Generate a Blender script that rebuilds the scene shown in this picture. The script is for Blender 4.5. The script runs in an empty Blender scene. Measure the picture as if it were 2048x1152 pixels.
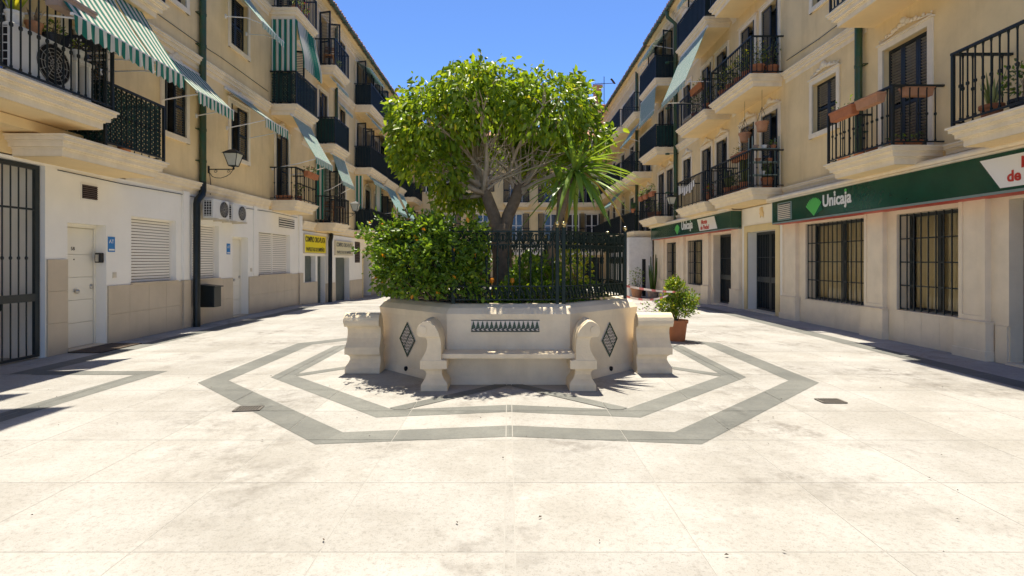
import bpy, bmesh, math, random
import numpy as np
from mathutils import Matrix, Vector
random.seed(7); rng = np.random.default_rng(11)
R = math.radians
scn = bpy.context.scene
col = scn.collection
# ------------------------------------------------------------------ camera, sky, sun, exposure
EYE = 1.55
cd = bpy.data.cameras.new('camera'); cam = bpy.data.objects.new('camera', cd); col.objects.link(cam)
cam.location = (0, 0, EYE); cam.rotation_euler = (R(90), 0, 0)
cd.lens = 36 * 1090 / 2048; cd.sensor_width = 36; cd.clip_end = 500; cd.clip_start = 0.05
cd.shift_x = 7 / 2048; cd.shift_y = -56 / 2048
scn.camera = cam
ELEV = 74
w = bpy.data.worlds.new('World'); scn.world = w; w.use_nodes = True
nt = w.node_tree
sky = nt.nodes.new('ShaderNodeTexSky'); sky.sky_type = 'NISHITA'; sky.sun_disc = False
sky.sun_elevation = R(ELEV); sky.sun_rotation = R(0); sky.air_density = 0.7; sky.dust_density = 0.0; sky.ozone_density = 10.0
sky.altitude = 3000
bg = nt.nodes['Background']; bg.inputs['Strength'].default_value = 0.088
nt.links.new(sky.outputs[0], bg.inputs['Color'])
sl = bpy.data.lights.new('sun', 'SUN'); sl.energy = 2.5; sl.angle = R(0.53); sl.color = (1.0, 0.925, 0.785)
so = bpy.data.objects.new('sun', sl); col.objects.link(so); so.location = (0, 20, 40)
so.rotation_euler = (R(-(90 - ELEV)), 0, R(0))
vs = scn.view_settings; vs.view_transform = 'Standard'; vs.look = 'None'; vs.gamma = 1; vs.use_curve_mapping = False
vs.exposure = 1.84
scn.render.engine = 'CYCLES'
scn.cycles.max_bounces = 12; scn.cycles.diffuse_bounces = 8; scn.cycles.transparent_max_bounces = 12
# ------------------------------------------------------------------ materials
M = {}
def nodes(m): m.use_nodes = True; return m.node_tree, m.node_tree.nodes, m.node_tree.links
def mat(name, c, rough=0.7, var=0.0, scale=3.0, bump=0.0, bscale=60.0, metal=0.0, c2=None, streak=0.0, spec=0.4, coat=0.0):
    m = bpy.data.materials.new(name); t, N, L = nodes(m)
    b = N['Principled BSDF']; b.inputs['Roughness'].default_value = rough; b.inputs['Metallic'].default_value = metal
    b.inputs['Specular IOR Level'].default_value = spec; b.inputs['Coat Weight'].default_value = coat
    if c2 is None: c2 = tuple(x * (1 - var) for x in c)
    geo = N.new('ShaderNodeNewGeometry')
    if var > 0 or streak > 0:
        n = N.new('ShaderNodeTexNoise'); n.inputs['Scale'].default_value = scale; n.inputs['Detail'].default_value = 6; n.inputs['Roughness'].default_value = 0.62
        L.new(geo.outputs['Position'], n.inputs['Vector'])
        cr = N.new('ShaderNodeValToRGB'); cr.color_ramp.elements[0].position = 0.33; cr.color_ramp.elements[1].position = 0.68
        cr.color_ramp.elements[0].color = (*c2, 1); cr.color_ramp.elements[1].color = (*c, 1)
        L.new(n.outputs['Fac'], cr.inputs['Fac']); out = cr.outputs['Color']
        if streak > 0:
            mp = N.new('ShaderNodeMapping'); mp.inputs['Scale'].default_value = (2.3, 2.3, 0.22)
            L.new(geo.outputs['Position'], mp.inputs['Vector'])
            n2 = N.new('ShaderNodeTexNoise'); n2.inputs['Scale'].default_value = 1.0; n2.inputs['Detail'].default_value = 8; n2.inputs['Roughness'].default_value = 0.68
            L.new(mp.outputs['Vector'], n2.inputs['Vector'])
            r2 = N.new('ShaderNodeValToRGB'); r2.color_ramp.elements[0].position = 0.5; r2.color_ramp.elements[1].position = 0.75
            r2.color_ramp.elements[0].color = (0, 0, 0, 1); r2.color_ramp.elements[1].color = (1, 1, 1, 1)
            L.new(n2.outputs['Fac'], r2.inputs['Fac'])
            mu = N.new('ShaderNodeMath'); mu.operation = 'MULTIPLY'; mu.inputs[1].default_value = streak; L.new(r2.outputs['Color'], mu.inputs[0])
            mx = N.new('ShaderNodeMix'); mx.data_type = 'RGBA'; L.new(mu.outputs[0], mx.inputs[0]); L.new(out, mx.inputs[6])
            mx.inputs[7].default_value = (c[0] * 0.5, c[1] * 0.43, c[2] * 0.34, 1); out = mx.outputs[2]
        L.new(out, b.inputs['Base Color'])
    else:
        b.inputs['Base Color'].default_value = (*c, 1)
    if bump > 0:
        nb = N.new('ShaderNodeTexNoise'); nb.inputs['Scale'].default_value = bscale; nb.inputs['Detail'].default_value = 4
        L.new(geo.outputs['Position'], nb.inputs['Vector'])
        bp = N.new('ShaderNodeBump'); bp.inputs['Strength'].default_value = bump; bp.inputs['Distance'].default_value = 0.01
        L.new(nb.outputs['Fac'], bp.inputs['Height']); L.new(bp.outputs[0], b.inputs['Normal'])
    M[name] = m; return m
mat('stucco', (0.87, 0.66, 0.345), 0.9, 0.16, 1.1, 0.35, 45, streak=0.30)
mat('soffit_paint', (0.86, 0.66, 0.36), 0.9, 0.10, 1.7, 0.2, 50)
mat('cream', (0.86, 0.745, 0.55), 0.8, 0.12, 4.0, 0.2, 70, streak=0.22)
mat('white_wall', (0.90, 0.855, 0.75), 0.85, 0.06, 1.6, 0.25, 40, streak=0.06)
mat('white_paint', (0.85, 0.80, 0.70), 0.5, 0.04, 3)
mat('shutter_gap', (0.30, 0.265, 0.21), 0.7)  # backing darkened so shade between roller slats is in the colour
mat('beige_tile', (0.58, 0.475, 0.335), 0.35, 0.12, 2.2, 0.05, 30, streak=0.10)
mat('bank_stone', (0.85, 0.72, 0.52), 0.55, 0.13, 2.6, 0.10, 50, streak=0.12)
mat('portal_yellow', (0.76, 0.60, 0.30), 0.7, 0.08, 3)
mat('plaster', (0.82, 0.70, 0.51), 0.85, 0.16, 2.4, 0.45, 38, streak=0.2)
mat('bench_stone', (0.83, 0.69, 0.48), 0.85, 0.16, 4.5, 0.4, 55, streak=0.2)
mat('iron', (0.014, 0.019, 0.018), 0.5, 0.25, 9, spec=0.35)
mat('fence_iron', (0.009, 0.022, 0.017), 0.55, 0.3, 9, spec=0.3)
mat('gate_iron', (0.022, 0.03, 0.032), 0.4, 0.2, 6)
mat('shutter_dark', (0.012, 0.02, 0.026), 0.5, 0.3, 5)
mat('louvre_dark', (0.17, 0.15, 0.115), 0.55, 0.3, 8)
mat('screen_dark', (0.012, 0.026, 0.028), 0.75, 0.25, 4, 0.2, 90)
mat('screen_green', (0.010, 0.045, 0.035), 0.7, 0.3, 4, 0.2, 90)
mat('pipe_green', (0.022, 0.085, 0.04), 0.4, 0.0, 5, c2=(0.07, 0.075, 0.03), streak=0.3)
M['pipe_green'].name = 'pipe_green'
mat('pipe_black', (0.014, 0.02, 0.02), 0.4, 0.2, 6)
mat('gutter_green', (0.075, 0.12, 0.085), 0.6, 0.35, 5)
mat('roof_tile', (0.48, 0.24, 0.13), 0.9, 0.4, 7, 0.3, 60)
mat('terracotta', (0.46, 0.17, 0.07), 0.75, 0.2, 9, 0.15, 60)
mat('terracotta_pale', (0.50, 0.25, 0.13), 0.8, 0.2, 9, 0.15, 60)
mat('plastic_white', (0.72, 0.70, 0.64), 0.45, 0.06, 6)
mat('fan_grey', (0.30, 0.28, 0.24), 0.5)
mat('plastic_beige', (0.66, 0.58, 0.44), 0.55, 0.06, 6)
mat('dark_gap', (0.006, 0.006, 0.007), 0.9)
mat('pane_dark', (0.016, 0.02, 0.026), 0.08, spec=0.6)
mat('door_cream', (0.84, 0.79, 0.66), 0.4, 0.04, 3)
mat('steel', (0.50, 0.48, 0.44), 0.3, metal=0.9)
mat('brass', (0.62, 0.50, 0.26), 0.22, metal=1.0)
mat('sign_green', (0.008, 0.066, 0.036), 0.12, 0.25, 2.5, spec=0.6, streak=0.05)
mat('sign_grey', (0.20, 0.26, 0.23), 0.5)
mat('sign_white', (0.80, 0.77, 0.71), 0.35)
mat('logo_green', (0.11, 0.52, 0.10), 0.4)
mat('logo_dark', (0.01, 0.12, 0.06), 0.4)
mat('red_paint', (0.48, 0.035, 0.02), 0.45)
mat('sign_yellow', (0.90, 0.74, 0.015), 0.4, 0.06, 4)
mat('sign_pale', (0.74, 0.66, 0.40), 0.5, 0.06, 4)
mat('black_paint', (0.012, 0.012, 0.012), 0.5)
mat('faded_paint', (0.16, 0.15, 0.12), 0.6)
mat('blue_plate', (0.03, 0.20, 0.48), 0.35)
mat('brown_louvre', (0.09, 0.06, 0.05), 0.6)
mat('roller_grey', (0.11, 0.135, 0.115), 0.42, 0.25, 3)
mat('mat_brown', (0.09, 0.065, 0.045), 0.95, 0.3, 20)
mat('grate_pit', (0.05, 0.044, 0.037), 0.9)
mat('grate', (0.14, 0.125, 0.105), 0.6, 0.3, 30)
mat('bark', (0.26, 0.185, 0.12), 0.9, 0.4, 9, 0.6, 26)
mat('bark_pale', (0.52, 0.42, 0.31), 0.9, 0.3, 12, 0.4, 40)
mat('soil', (0.06, 0.04, 0.025), 1.0, 0.4, 14, 0.6, 40)
mat('wood', (0.42, 0.20, 0.075), 0.55, 0.3, 12)
mat('curtain', (0.84, 0.72, 0.50), 0.85, 0.10, 8)
mat('lamp_glass', (0.55, 0.55, 0.46), 0.25, 0.1, 8)
mat('tile_green', (0.022, 0.06, 0.04), 0.2, 0.3, 20)
mat('tile_dark', (0.015, 0.035, 0.034), 0.2, 0.3, 20)
mat('tile_white', (0.66, 0.58, 0.50), 0.25, 0.12, 14)
mat('white_brick', (0.80, 0.775, 0.73), 0.8, 0.12, 5, 0.3, 40)
mat('trough_brown', (0.36, 0.26, 0.20), 0.6, 0.1, 6)
mat('trough_dark', (0.035, 0.035, 0.037), 0.5)
mat('red_cloth', (0.55, 0.03, 0.04), 0.7)
mat('blue_cloth', (0.03, 0.10, 0.42), 0.7)
mat('frame_white', (0.74, 0.71, 0.65), 0.5)

def leafmat(name, c, trans=0.35, rough=0.38):
    m = bpy.data.materials.new(name); t, N, L = nodes(m); b = N['Principled BSDF']
    b.inputs['Base Color'].default_value = (*c, 1); b.inputs['Roughness'].default_value = rough; b.inputs['Specular IOR Level'].default_value = 0.5
    tr = N.new('ShaderNodeBsdfTranslucent'); tr.inputs['Color'].default_value = (c[0] * 1.5, c[1] * 1.35, c[2] * 0.5, 1)
    mx = N.new('ShaderNodeMixShader'); mx.inputs[0].default_value = trans
    L.new(b.outputs[0], mx.inputs[1]); L.new(tr.outputs[0], mx.inputs[2]); L.new(mx.outputs[0], N['Material Output'].inputs['Surface'])
    M[name] = m; return m
leafmat('leaf_a', (0.18, 0.285, 0.022), 0.5); leafmat('leaf_b', (0.26, 0.355, 0.03), 0.5); leafmat('leaf_c', (0.11, 0.195, 0.018), 0.5); leafmat('leaf_y', (0.42, 0.41, 0.035), 0.5)
leafmat('hedge_a', (0.11, 0.205, 0.02), 0.45); leafmat('hedge_b', (0.17, 0.275, 0.028), 0.45); leafmat('hedge_c', (0.07, 0.14, 0.015), 0.45); leafmat('flower_o', (0.75, 0.30, 0.02), 0.2)
leafmat('yucca_a', (0.16, 0.27, 0.045), 0.4, 0.26); leafmat('yucca_b', (0.24, 0.35, 0.06), 0.4, 0.26); leafmat('yucca_dry', (0.42, 0.27, 0.08), 0.2, 0.6)
leafmat('shrub_a', (0.13, 0.22, 0.025)); leafmat('shrub_b', (0.24, 0.30, 0.03)); leafmat('flower_v', (0.42, 0.25, 0.5), 0.2)
leafmat('pot_leaf', (0.07, 0.13, 0.03)); leafmat('pot_leaf2', (0.14, 0.17, 0.05)); leafmat('flower_r', (0.6, 0.04, 0.05), 0.2)
leafmat('variegated', (0.34, 0.38, 0.16), 0.2)

def striped(name, period, green=(0.018, 0.20, 0.135), white=(0.72, 0.70, 0.60), axis='Y', duty=0.5, trans=0.35):
    m = bpy.data.materials.new(name); t, N, L = nodes(m); b = N['Principled BSDF']; b.inputs['Roughness'].default_value = 0.85
    geo = N.new('ShaderNodeNewGeometry'); sp = N.new('ShaderNodeSeparateXYZ'); L.new(geo.outputs['Position'], sp.inputs[0])
    a = N.new('ShaderNodeMath'); a.operation = 'MULTIPLY'; a.inputs[1].default_value = 1 / period; L.new(sp.outputs[axis], a.inputs[0])
    f = N.new('ShaderNodeMath'); f.operation = 'FRACT'; L.new(a.outputs[0], f.inputs[0])
    g = N.new('ShaderNodeMath'); g.operation = 'GREATER_THAN'; g.inputs[1].default_value = duty; L.new(f.outputs[0], g.inputs[0])
    mx = N.new('ShaderNodeMix'); mx.data_type = 'RGBA'; L.new(g.outputs[0], mx.inputs[0])
    mx.inputs[6].default_value = (*green, 1); mx.inputs[7].default_value = (*white, 1)
    L.new(mx.outputs[2], b.inputs['Base Color'])
    tr = N.new('ShaderNodeBsdfTranslucent'); L.new(mx.outputs[2], tr.inputs['Color'])
    ms = N.new('ShaderNodeMixShader'); ms.inputs[0].default_value = trans
    L.new(b.outputs[0], ms.inputs[1]); L.new(tr.outputs[0], ms.inputs[2]); L.new(ms.outputs[0], N['Material Output'].inputs['Surface'])
    M[name] = m
striped('awning_wide', 0.155); striped('awning_fine', 0.10, green=(0.02, 0.27, 0.22)); striped('awning_pale', 0.12, green=(0.10, 0.33, 0.30), white=(0.50, 0.60, 0.55))
striped('curtain_stripe', 0.17, axis='X'); striped('curtain_stripe_y', 0.15)
striped('tape', 0.34, green=(0.62, 0.20, 0.20), white=(0.74, 0.66, 0.64), axis='X', duty=0.35)

def glassmat():
    m = bpy.data.materials.new('window_glass'); t, N, L = nodes(m)
    g = N.new('ShaderNodeBsdfGlossy'); g.inputs['Roughness'].default_value = 0.03
    tr = N.new('ShaderNodeBsdfTransparent'); tr.inputs['Color'].default_value = (0.93, 0.95, 0.92, 1)
    fr = N.new('ShaderNodeFresnel'); fr.inputs['IOR'].default_value = 1.5
    mx = N.new('ShaderNodeMixShader'); L.new(fr.outputs[0], mx.inputs[0]); L.new(tr.outputs[0], mx.inputs[1]); L.new(g.outputs[0], mx.inputs[2])
    L.new(mx.outputs[0], N['Material Output'].inputs['Surface']); M['window_glass'] = m
glassmat()

def paving(name, c, stain, dark, amt=1.0, scuff=0.6):
    m = bpy.data.materials.new(name); t, N, L = nodes(m); b = N['Principled BSDF']; b.inputs['Roughness'].default_value = 0.75; b.inputs['Specular IOR Level'].default_value = 0.25
    geo = N.new('ShaderNodeNewGeometry')
    def noise(s, d, r=0.6, vec=None):
        n = N.new('ShaderNodeTexNoise'); n.inputs['Scale'].default_value = s; n.inputs['Detail'].default_value = d; n.inputs['Roughness'].default_value = r
        L.new(vec or geo.outputs['Position'], n.inputs['Vector']); return n.outputs['Fac']
    def ramp(f, a, bb):
        r = N.new('ShaderNodeMapRange'); r.inputs['From Min'].default_value = a; r.inputs['From Max'].default_value = bb; r.interpolation_type = 'SMOOTHSTEP'
        L.new(f, r.inputs['Value']); return r.outputs[0]
    def mul(f, k):
        a = N.new('ShaderNodeMath'); a.operation = 'MULTIPLY'; L.new(f, a.inputs[0])
        if isinstance(k, float): a.inputs[1].default_value = k
        else: L.new(k, a.inputs[1])
        return a.outputs[0]
    def mix(f, a, bb):
        x = N.new('ShaderNodeMix'); x.data_type = 'RGBA'; L.new(f, x.inputs[0])
        for i, v in ((6, a), (7, bb)):
            if isinstance(v, tuple): x.inputs[i].default_value = (*v, 1)
            else: L.new(v, x.inputs[i])
        return x.outputs[2]
    o = mix(ramp(noise(0.85, 8, 0.68), 0.36, 0.64), c, stain)
    big = ramp(noise(0.62, 5, 0.7), 0.49, 0.68); fine = ramp(noise(4.5, 7, 0.78), 0.38, 0.62)
    o = mix(mul(mul(big, fine), 0.85 * amt), o, dark)
    o = mix(mul(ramp(noise(26, 4, 0.8), 0.48, 0.66), 0.34 * amt), o, dark)
    o = mix(mul(ramp(noise(95, 2, 0.7), 0.56, 0.70), 0.45 * amt), o, tuple(x * 0.8 for x in dark))
    o = mix(mul(ramp(noise(2.2, 7, 0.72), 0.54, 0.74), scuff), o, tuple(min(0.86, x * 1.18) for x in c) if scuff > 0.5 else (0.29, 0.287, 0.26))
    oi = N.new('ShaderNodeObjectInfo'); hs = N.new('ShaderNodeHueSaturation'); L.new(o, hs.inputs['Color'])
    r = N.new('ShaderNodeMapRange'); L.new(oi.outputs['Random'], r.inputs['Value']); r.inputs['To Min'].default_value = 0.93; r.inputs['To Max'].default_value = 1.045
    L.new(r.outputs[0], hs.inputs['Value']); L.new(hs.outputs[0], b.inputs['Base Color'])
    bp = N.new('ShaderNodeBump'); bp.inputs['Strength'].default_value = 0.25; bp.inputs['Distance'].default_value = 0.004
    L.new(noise(120, 3), bp.inputs['Height']); L.new(bp.outputs[0], b.inputs['Normal'])
    M[name] = m
paving('pave', (0.392, 0.377, 0.347), (0.315, 0.298, 0.265), (0.150, 0.133, 0.112))
paving('band', (0.185, 0.186, 0.166), (0.138, 0.14, 0.127), (0.08, 0.08, 0.072), 0.8, 0.35)
mat('mortar', (0.345, 0.33, 0.297), 0.9, 0.10, 6)
# ------------------------------------------------------------------ mesh helpers
WL = {}
class MB:
    def __init__(s): s.v = []; s.f = []; s.m = []
    def add(s, vs_, fs, mi=0):
        b = len(s.v); s.v += [tuple(p) for p in vs_]
        for f in fs: s.f.append(tuple(b + i for i in f)); s.m.append(mi)
    def box(s, x0, x1, y0, y1, z0, z1, mi=0):
        if x0 > x1: x0, x1 = x1, x0
        if y0 > y1: y0, y1 = y1, y0
        if z0 > z1: z0, z1 = z1, z0
        s.add([(x0, y0, z0), (x1, y0, z0), (x1, y1, z0), (x0, y1, z0), (x0, y0, z1), (x1, y0, z1), (x1, y1, z1), (x0, y1, z1)],
              [(0, 3, 2, 1), (4, 5, 6, 7), (0, 1, 5, 4), (1, 2, 6, 5), (2, 3, 7, 6), (3, 0, 4, 7)], mi)
    def fbox(s, sd, u0, u1, p0, p1, z0, z1, mi=0):
        s.box(sd * (WALL[sd] - p0), sd * (WALL[sd] - p1), u0, u1, z0, z1, mi)
    def bar(s, a, b, wd, ht=None, mi=0):
        a = Vector(a); b = Vector(b); d = (b - a).normalized(); ht = ht or wd
        up = Vector((0, 0, 1)) if abs(d.z) < 0.95 else Vector((0, 1, 0))
        sx = d.cross(up).normalized() * wd / 2; sy = d.cross(sx).normalized() * ht / 2
        s.add([a - sx - sy, a + sx - sy, a + sx + sy, a - sx + sy, b - sx - sy, b + sx - sy, b + sx + sy, b - sx + sy],
              [(0, 3, 2, 1), (4, 5, 6, 7), (0, 1, 5, 4), (1, 2, 6, 5), (2, 3, 7, 6), (3, 0, 4, 7)], mi)
    def tube(s, pts, r, n=8, mi=0, cap=True):
        pts = [Vector(p) for p in pts]; rr = r if isinstance(r, (list, tuple)) else [r] * len(pts)
        rings = []; pu = None
        for i, p in enumerate(pts):
            d = (pts[min(i + 1, len(pts) - 1)] - pts[max(i - 1, 0)]).normalized()
            if pu is None: pu = Vector((0, 0, 1)) if abs(d.z) < 0.9 else Vector((1, 0, 0))
            x = d.cross(pu).normalized(); y = d.cross(x).normalized(); pu = -y if y.dot(pu) < 0 else y
            y = pu = (pu - d * pu.dot(d)).normalized(); x = d.cross(y)
            rings.append([p + (x * math.cos(2 * math.pi * k / n) + y * math.sin(2 * math.pi * k / n)) * rr[i] for k in range(n)])
        vs_ = [q for g in rings for q in g]; fs = []
        for i in range(len(pts) - 1):
            for k in range(n): fs.append((i * n + k, i * n + (k + 1) % n, (i + 1) * n + (k + 1) % n, (i + 1) * n + k))
        if cap: fs += [tuple(range(n))[::-1], tuple((len(pts) - 1) * n + k for k in range(n))]
        s.add(vs_, fs, mi)
    def lathe(s, c, prof, n=16, mi=0, sx=1, sy=1, cap=True):
        vs_ = []; fs = []
        for r, z in prof:
            for k in range(n): vs_.append((c[0] + sx * r * math.cos(2 * math.pi * k / n), c[1] + sy * r * math.sin(2 * math.pi * k / n), c[2] + z))
        for i in range(len(prof) - 1):
            for k in range(n): fs.append((i * n + k, i * n + (k + 1) % n, (i + 1) * n + (k + 1) % n, (i + 1) * n + k))
        if cap: fs += [tuple(range(n))[::-1], tuple((len(prof) - 1) * n + k for k in range(n))]
        s.add(vs_, fs, mi)
    def prism(s, poly, fn, t0, t1, mi=0):
        n = len(poly)
        vs_ = [fn(a, b, t0) for a, b in poly] + [fn(a, b, t1) for a, b in poly]
        s.add(vs_, [tuple(range(n))[::-1], tuple(range(n, 2 * n))] + [(i, (i + 1) % n, n + (i + 1) % n, n + i) for i in range(n)], mi)
    def blob(s, c, rx, ry, rz, n=8, mi=0):
        prof = [(math.sin(math.pi * i / 5), -math.cos(math.pi * i / 5)) for i in range(1, 5)]
        vs_ = []; fs = []
        for r, z in prof:
            for k in range(n): vs_.append((c[0] + rx * r * math.cos(2 * math.pi * k / n), c[1] + ry * r * math.sin(2 * math.pi * k / n), c[2] + rz * z))
        for i in range(3):
            for k in range(n): fs.append((i * n + k, i * n + (k + 1) % n, (i + 1) * n + (k + 1) % n, (i + 1) * n + k))
        fs += [tuple(range(n))[::-1], tuple(3 * n + k for k in range(n))]
        s.add(vs_, fs, mi)
    def mesh(s, name, mats, recalc=True, smooth=False):
        me = bpy.data.meshes.new(name); me.from_pydata(s.v, [], s.f)
        for m in (mats if isinstance(mats, (list, tuple)) else [mats]): me.materials.append(M[m])
        if any(s.m): me.polygons.foreach_set('material_index', s.m)
        if recalc:
            bm = bmesh.new(); bm.from_mesh(me); bmesh.ops.recalc_face_normals(bm, faces=bm.faces); bm.to_mesh(me); bm.free()
        if smooth:
            me.polygons.foreach_set('use_smooth', [True] * len(me.polygons))
        me.update(); return me
    def build(s, name, mats, parent=None, loc=(0, 0, 0), recalc=True, smooth=False, bevel=0, auto=None):
        if any(loc): s.v = [(a - loc[0], b - loc[1], c - loc[2]) for a, b, c in s.v]
        o = link(name, s.mesh(name, mats, recalc, smooth), parent, loc)
        if bevel:
            bv = o.modifiers.new('bevel', 'BEVEL'); bv.width = bevel; bv.segments = 2; bv.limit_method = 'ANGLE'; bv.angle_limit = R(35)
        if auto: o.data.set_sharp_from_angle(angle=R(auto))
        return o
def link(name, me, parent=None, loc=(0, 0, 0), rz=0.0, ry=0.0):
    o = bpy.data.objects.new(name, me); col.objects.link(o); o.location = loc; o.rotation_euler = (0, ry, rz)
    if parent is not None:
        o.parent = parent; o.matrix_parent_inverse = Matrix.Translation(-Vector(WL[parent.name]))
    WL[o.name] = tuple(loc); return o
def empty(name, loc=(0, 0, 0)):
    return link(name, None, None, loc)
def tag(o, label, cat, group=None):
    o['label'] = label; o['category'] = cat
    if group: o['group'] = group
    return o
def struct(o): o['kind'] = 'structure'; return o
def stuff(o): o['kind'] = 'stuff'; return o
WALL = {-1: 7.38, 1: 7.42}
def F(s, u, p, z): return (s * (WALL[s] - p), u, z)

def text_mesh(txt, size, fn, depth=0.006, bold=0.0, shear=0.0, sx=1.0, spacing=1.0):
    cu = bpy.data.curves.new('lettering', 'FONT'); cu.body = txt; cu.size = size; cu.extrude = depth / 2; cu.offset = bold; cu.shear = shear; cu.resolution_u = 3
    cu.space_character = spacing
    ob = bpy.data.objects.new('lettering_tmp', cu); col.objects.link(ob)
    dg = bpy.context.evaluated_depsgraph_get(); me = bpy.data.meshes.new_from_object(ob.evaluated_get(dg))
    bpy.data.objects.remove(ob); bpy.data.curves.remove(cu)
    me.name = 'lettering'
    wmax = max(v.co.x for v in me.vertices)
    for v in me.vertices: v.co = fn(v.co.x * sx, v.co.y, v.co.z)
    me.update(); return me, wmax * sx
def lettering(txt, size, fn, matname, parent, **k):
    me, wd = text_mesh(txt, size, fn, **k)
    me.materials.clear(); me.materials.append(M[matname])
    bm = bmesh.new(); bm.from_mesh(me); bmesh.ops.recalc_face_normals(bm, faces=bm.faces); bm.to_mesh(me); bm.free()
    return link('lettering', me, parent)

def leaves(pts, dirs, size, wid, mats, probs, name, parent=None, fold=0.25, jitter=0.35, loc=(0, 0, 0), side=None):
    """many small folded leaves as one mesh: pts/dirs (N,3)"""
    n = len(pts); d = dirs + rng.normal(0, jitter, (n, 3)); d /= np.linalg.norm(d, axis=1)[:, None]
    a = rng.normal(0, 1, (n, 3)) if side is None else side
    sd = np.cross(d, a); sd /= np.linalg.norm(sd, axis=1)[:, None] + 1e-9
    nm = np.cross(sd, d)
    L = (size * rng.uniform(0.5, 1.4, n))[:, None]; Wd = L * wid
    P = np.empty((n, 6, 3))
    up = nm * Wd * fold
    P[:, 0] = pts; P[:, 1] = pts + d * L * 0.33 + sd * Wd * 0.5 + up; P[:, 2] = pts + d * L * 0.68 + sd * Wd * 0.40 + up * 0.8
    P[:, 3] = pts + d * L - nm * L * 0.12; P[:, 4] = pts + d * L * 0.68 - sd * Wd * 0.40 + up * 0.8; P[:, 5] = pts + d * L * 0.33 - sd * Wd * 0.5 + up
    P -= np.array(loc)
    me = bpy.data.meshes.new(name)
    base = np.arange(n)[:, None] * 6
    idx = np.concatenate([base + np.array([0, 1, 2, 3]), base + np.array([0, 3, 4, 5])], axis=1).reshape(-1)
    me.vertices.add(n * 6); me.vertices.foreach_set('co', P.reshape(-1))
    me.loops.add(n * 8); me.loops.foreach_set('vertex_index', idx)
    me.polygons.add(n * 2); me.polygons.foreach_set('loop_start', np.arange(n * 2) * 4)
    mi = np.repeat(rng.choice(len(mats), n, p=probs), 2)
    for m in mats: me.materials.append(M[m])
    me.polygons.foreach_set('material_index', mi.astype(np.int32))
    me.update(calc_edges=True); me.validate()
    return link(name, me, parent, loc)
def shell_pts(n, c, r, inner=0.55):
    v = rng.normal(0, 1, (n, 3)); v /= np.linalg.norm(v, axis=1)[:, None]
    rad = inner + (1 - inner) * rng.uniform(0, 1, n) ** 0.6
    return np.array(c) + v * rad[:, None] * np.array(r), v

# ------------------------------------------------------------------ ground and paving
def gz(y): return -0.34 * min(max((y - 18.5) / 8.0, 0), 1)
g = MB(); ys = [-40, -10, 1.9, 10, 18.2] + [18.5 + i for i in range(9)] + [34, 60, 120, 300]
for i in range(len(ys) - 1):
    g.add([(-150, ys[i], gz(ys[i]) - 0.012), (150, ys[i], gz(ys[i]) - 0.012), (150, ys[i + 1], gz(ys[i + 1]) - 0.012), (-150, ys[i + 1], gz(ys[i + 1]) - 0.012)], [(0, 1, 2, 3)])
ground = struct(g.build('ground', 'pave', recalc=False))
GAP = 0.008
ROW0, ROWH, NROW = 1.99, 0.9, 18
cx = [-0.022, 0.035]
xs = [-7.3, -6.0, -5.0, -4.0, -3.0, -2.0, -1.0, -0.022, 0.035, 1.02, 2.0, 3.0, 4.0, 5.0, 6.0, 7.3]
mo = MB(); mo.add([(-7.4, ROW0, -0.0014), (7.4, ROW0, -0.0014), (7.4, ROW0 + ROWH * NROW, -0.0014), (-7.4, ROW0 + ROWH * NROW, -0.0014)], [(0, 1, 2, 3)])
struct(mo.build('paving_joints', 'mortar', recalc=False))
cells = []; slabmesh = {}
for i in range(len(xs) - 1):
    wd = round(xs[i + 1] - xs[i], 3)
    for j in range(NROW):
        y0 = ROW0 + j * ROWH
        cells.append((xs[i] + GAP / 2, xs[i + 1] - GAP / 2, y0 + GAP / 2, y0 + ROWH - GAP / 2))
        if wd not in slabmesh:
            b = MB(); b.box(-wd / 2 + GAP / 2, wd / 2 - GAP / 2, -ROWH / 2 + GAP / 2, ROWH / 2 - GAP / 2, -0.03, 0); slabmesh[wd] = b.mesh('paving_slab', 'pave')
        o = link('paving_slab', slabmesh[wd], ground, ((xs[i] + xs[i + 1]) / 2, y0 + ROWH / 2, 0))
def clip(poly, c):
    x0, x1, y0, y1 = c
    for ax, val, sg in ((0, x0, 1), (0, x1, -1), (1, y0, 1), (1, y1, -1)):
        out = []
        for k in range(len(poly)):
            a, b = poly[k], poly[(k + 1) % len(poly)]
            da, db = (a[ax] - val) * sg, (b[ax] - val) * sg
            if da >= 0: out.append(a)
            if (da >= 0) != (db >= 0):
                t = da / (da - db); out.append((a[0] + t * (b[0] - a[0]), a[1] + t * (b[1] - a[1])))
        poly = out
        if len(poly) < 3: return None
    return poly
bandz = [0.0025]
def band(poly, dz=0.0):
    m = MB(); z = bandz[0] + dz
    px0 = min(p[0] for p in poly); px1 = max(p[0] for p in poly); py0 = min(p[1] for p in poly); py1 = max(p[1] for p in poly)
    for c in cells:
        if c[1] < px0 or c[0] > px1 or c[3] < py0 or c[2] > py1: continue
        q = clip(poly, c)
        if q: m.add([(a, b, z) for a, b in q], [tuple(range(len(q)))])
    if m.f: return m.build('paving_band', 'band', ground, recalc=True)
OC = (0.0, 8.5)
def octv(b):
    a = b * 0.4142
    return [(OC[0] + x, OC[1] + y) for x, y in ((-a, -b), (-b, -a), (-b, a), (-a, b), (a, b), (b, a), (b, -a), (a, -b))]
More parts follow.
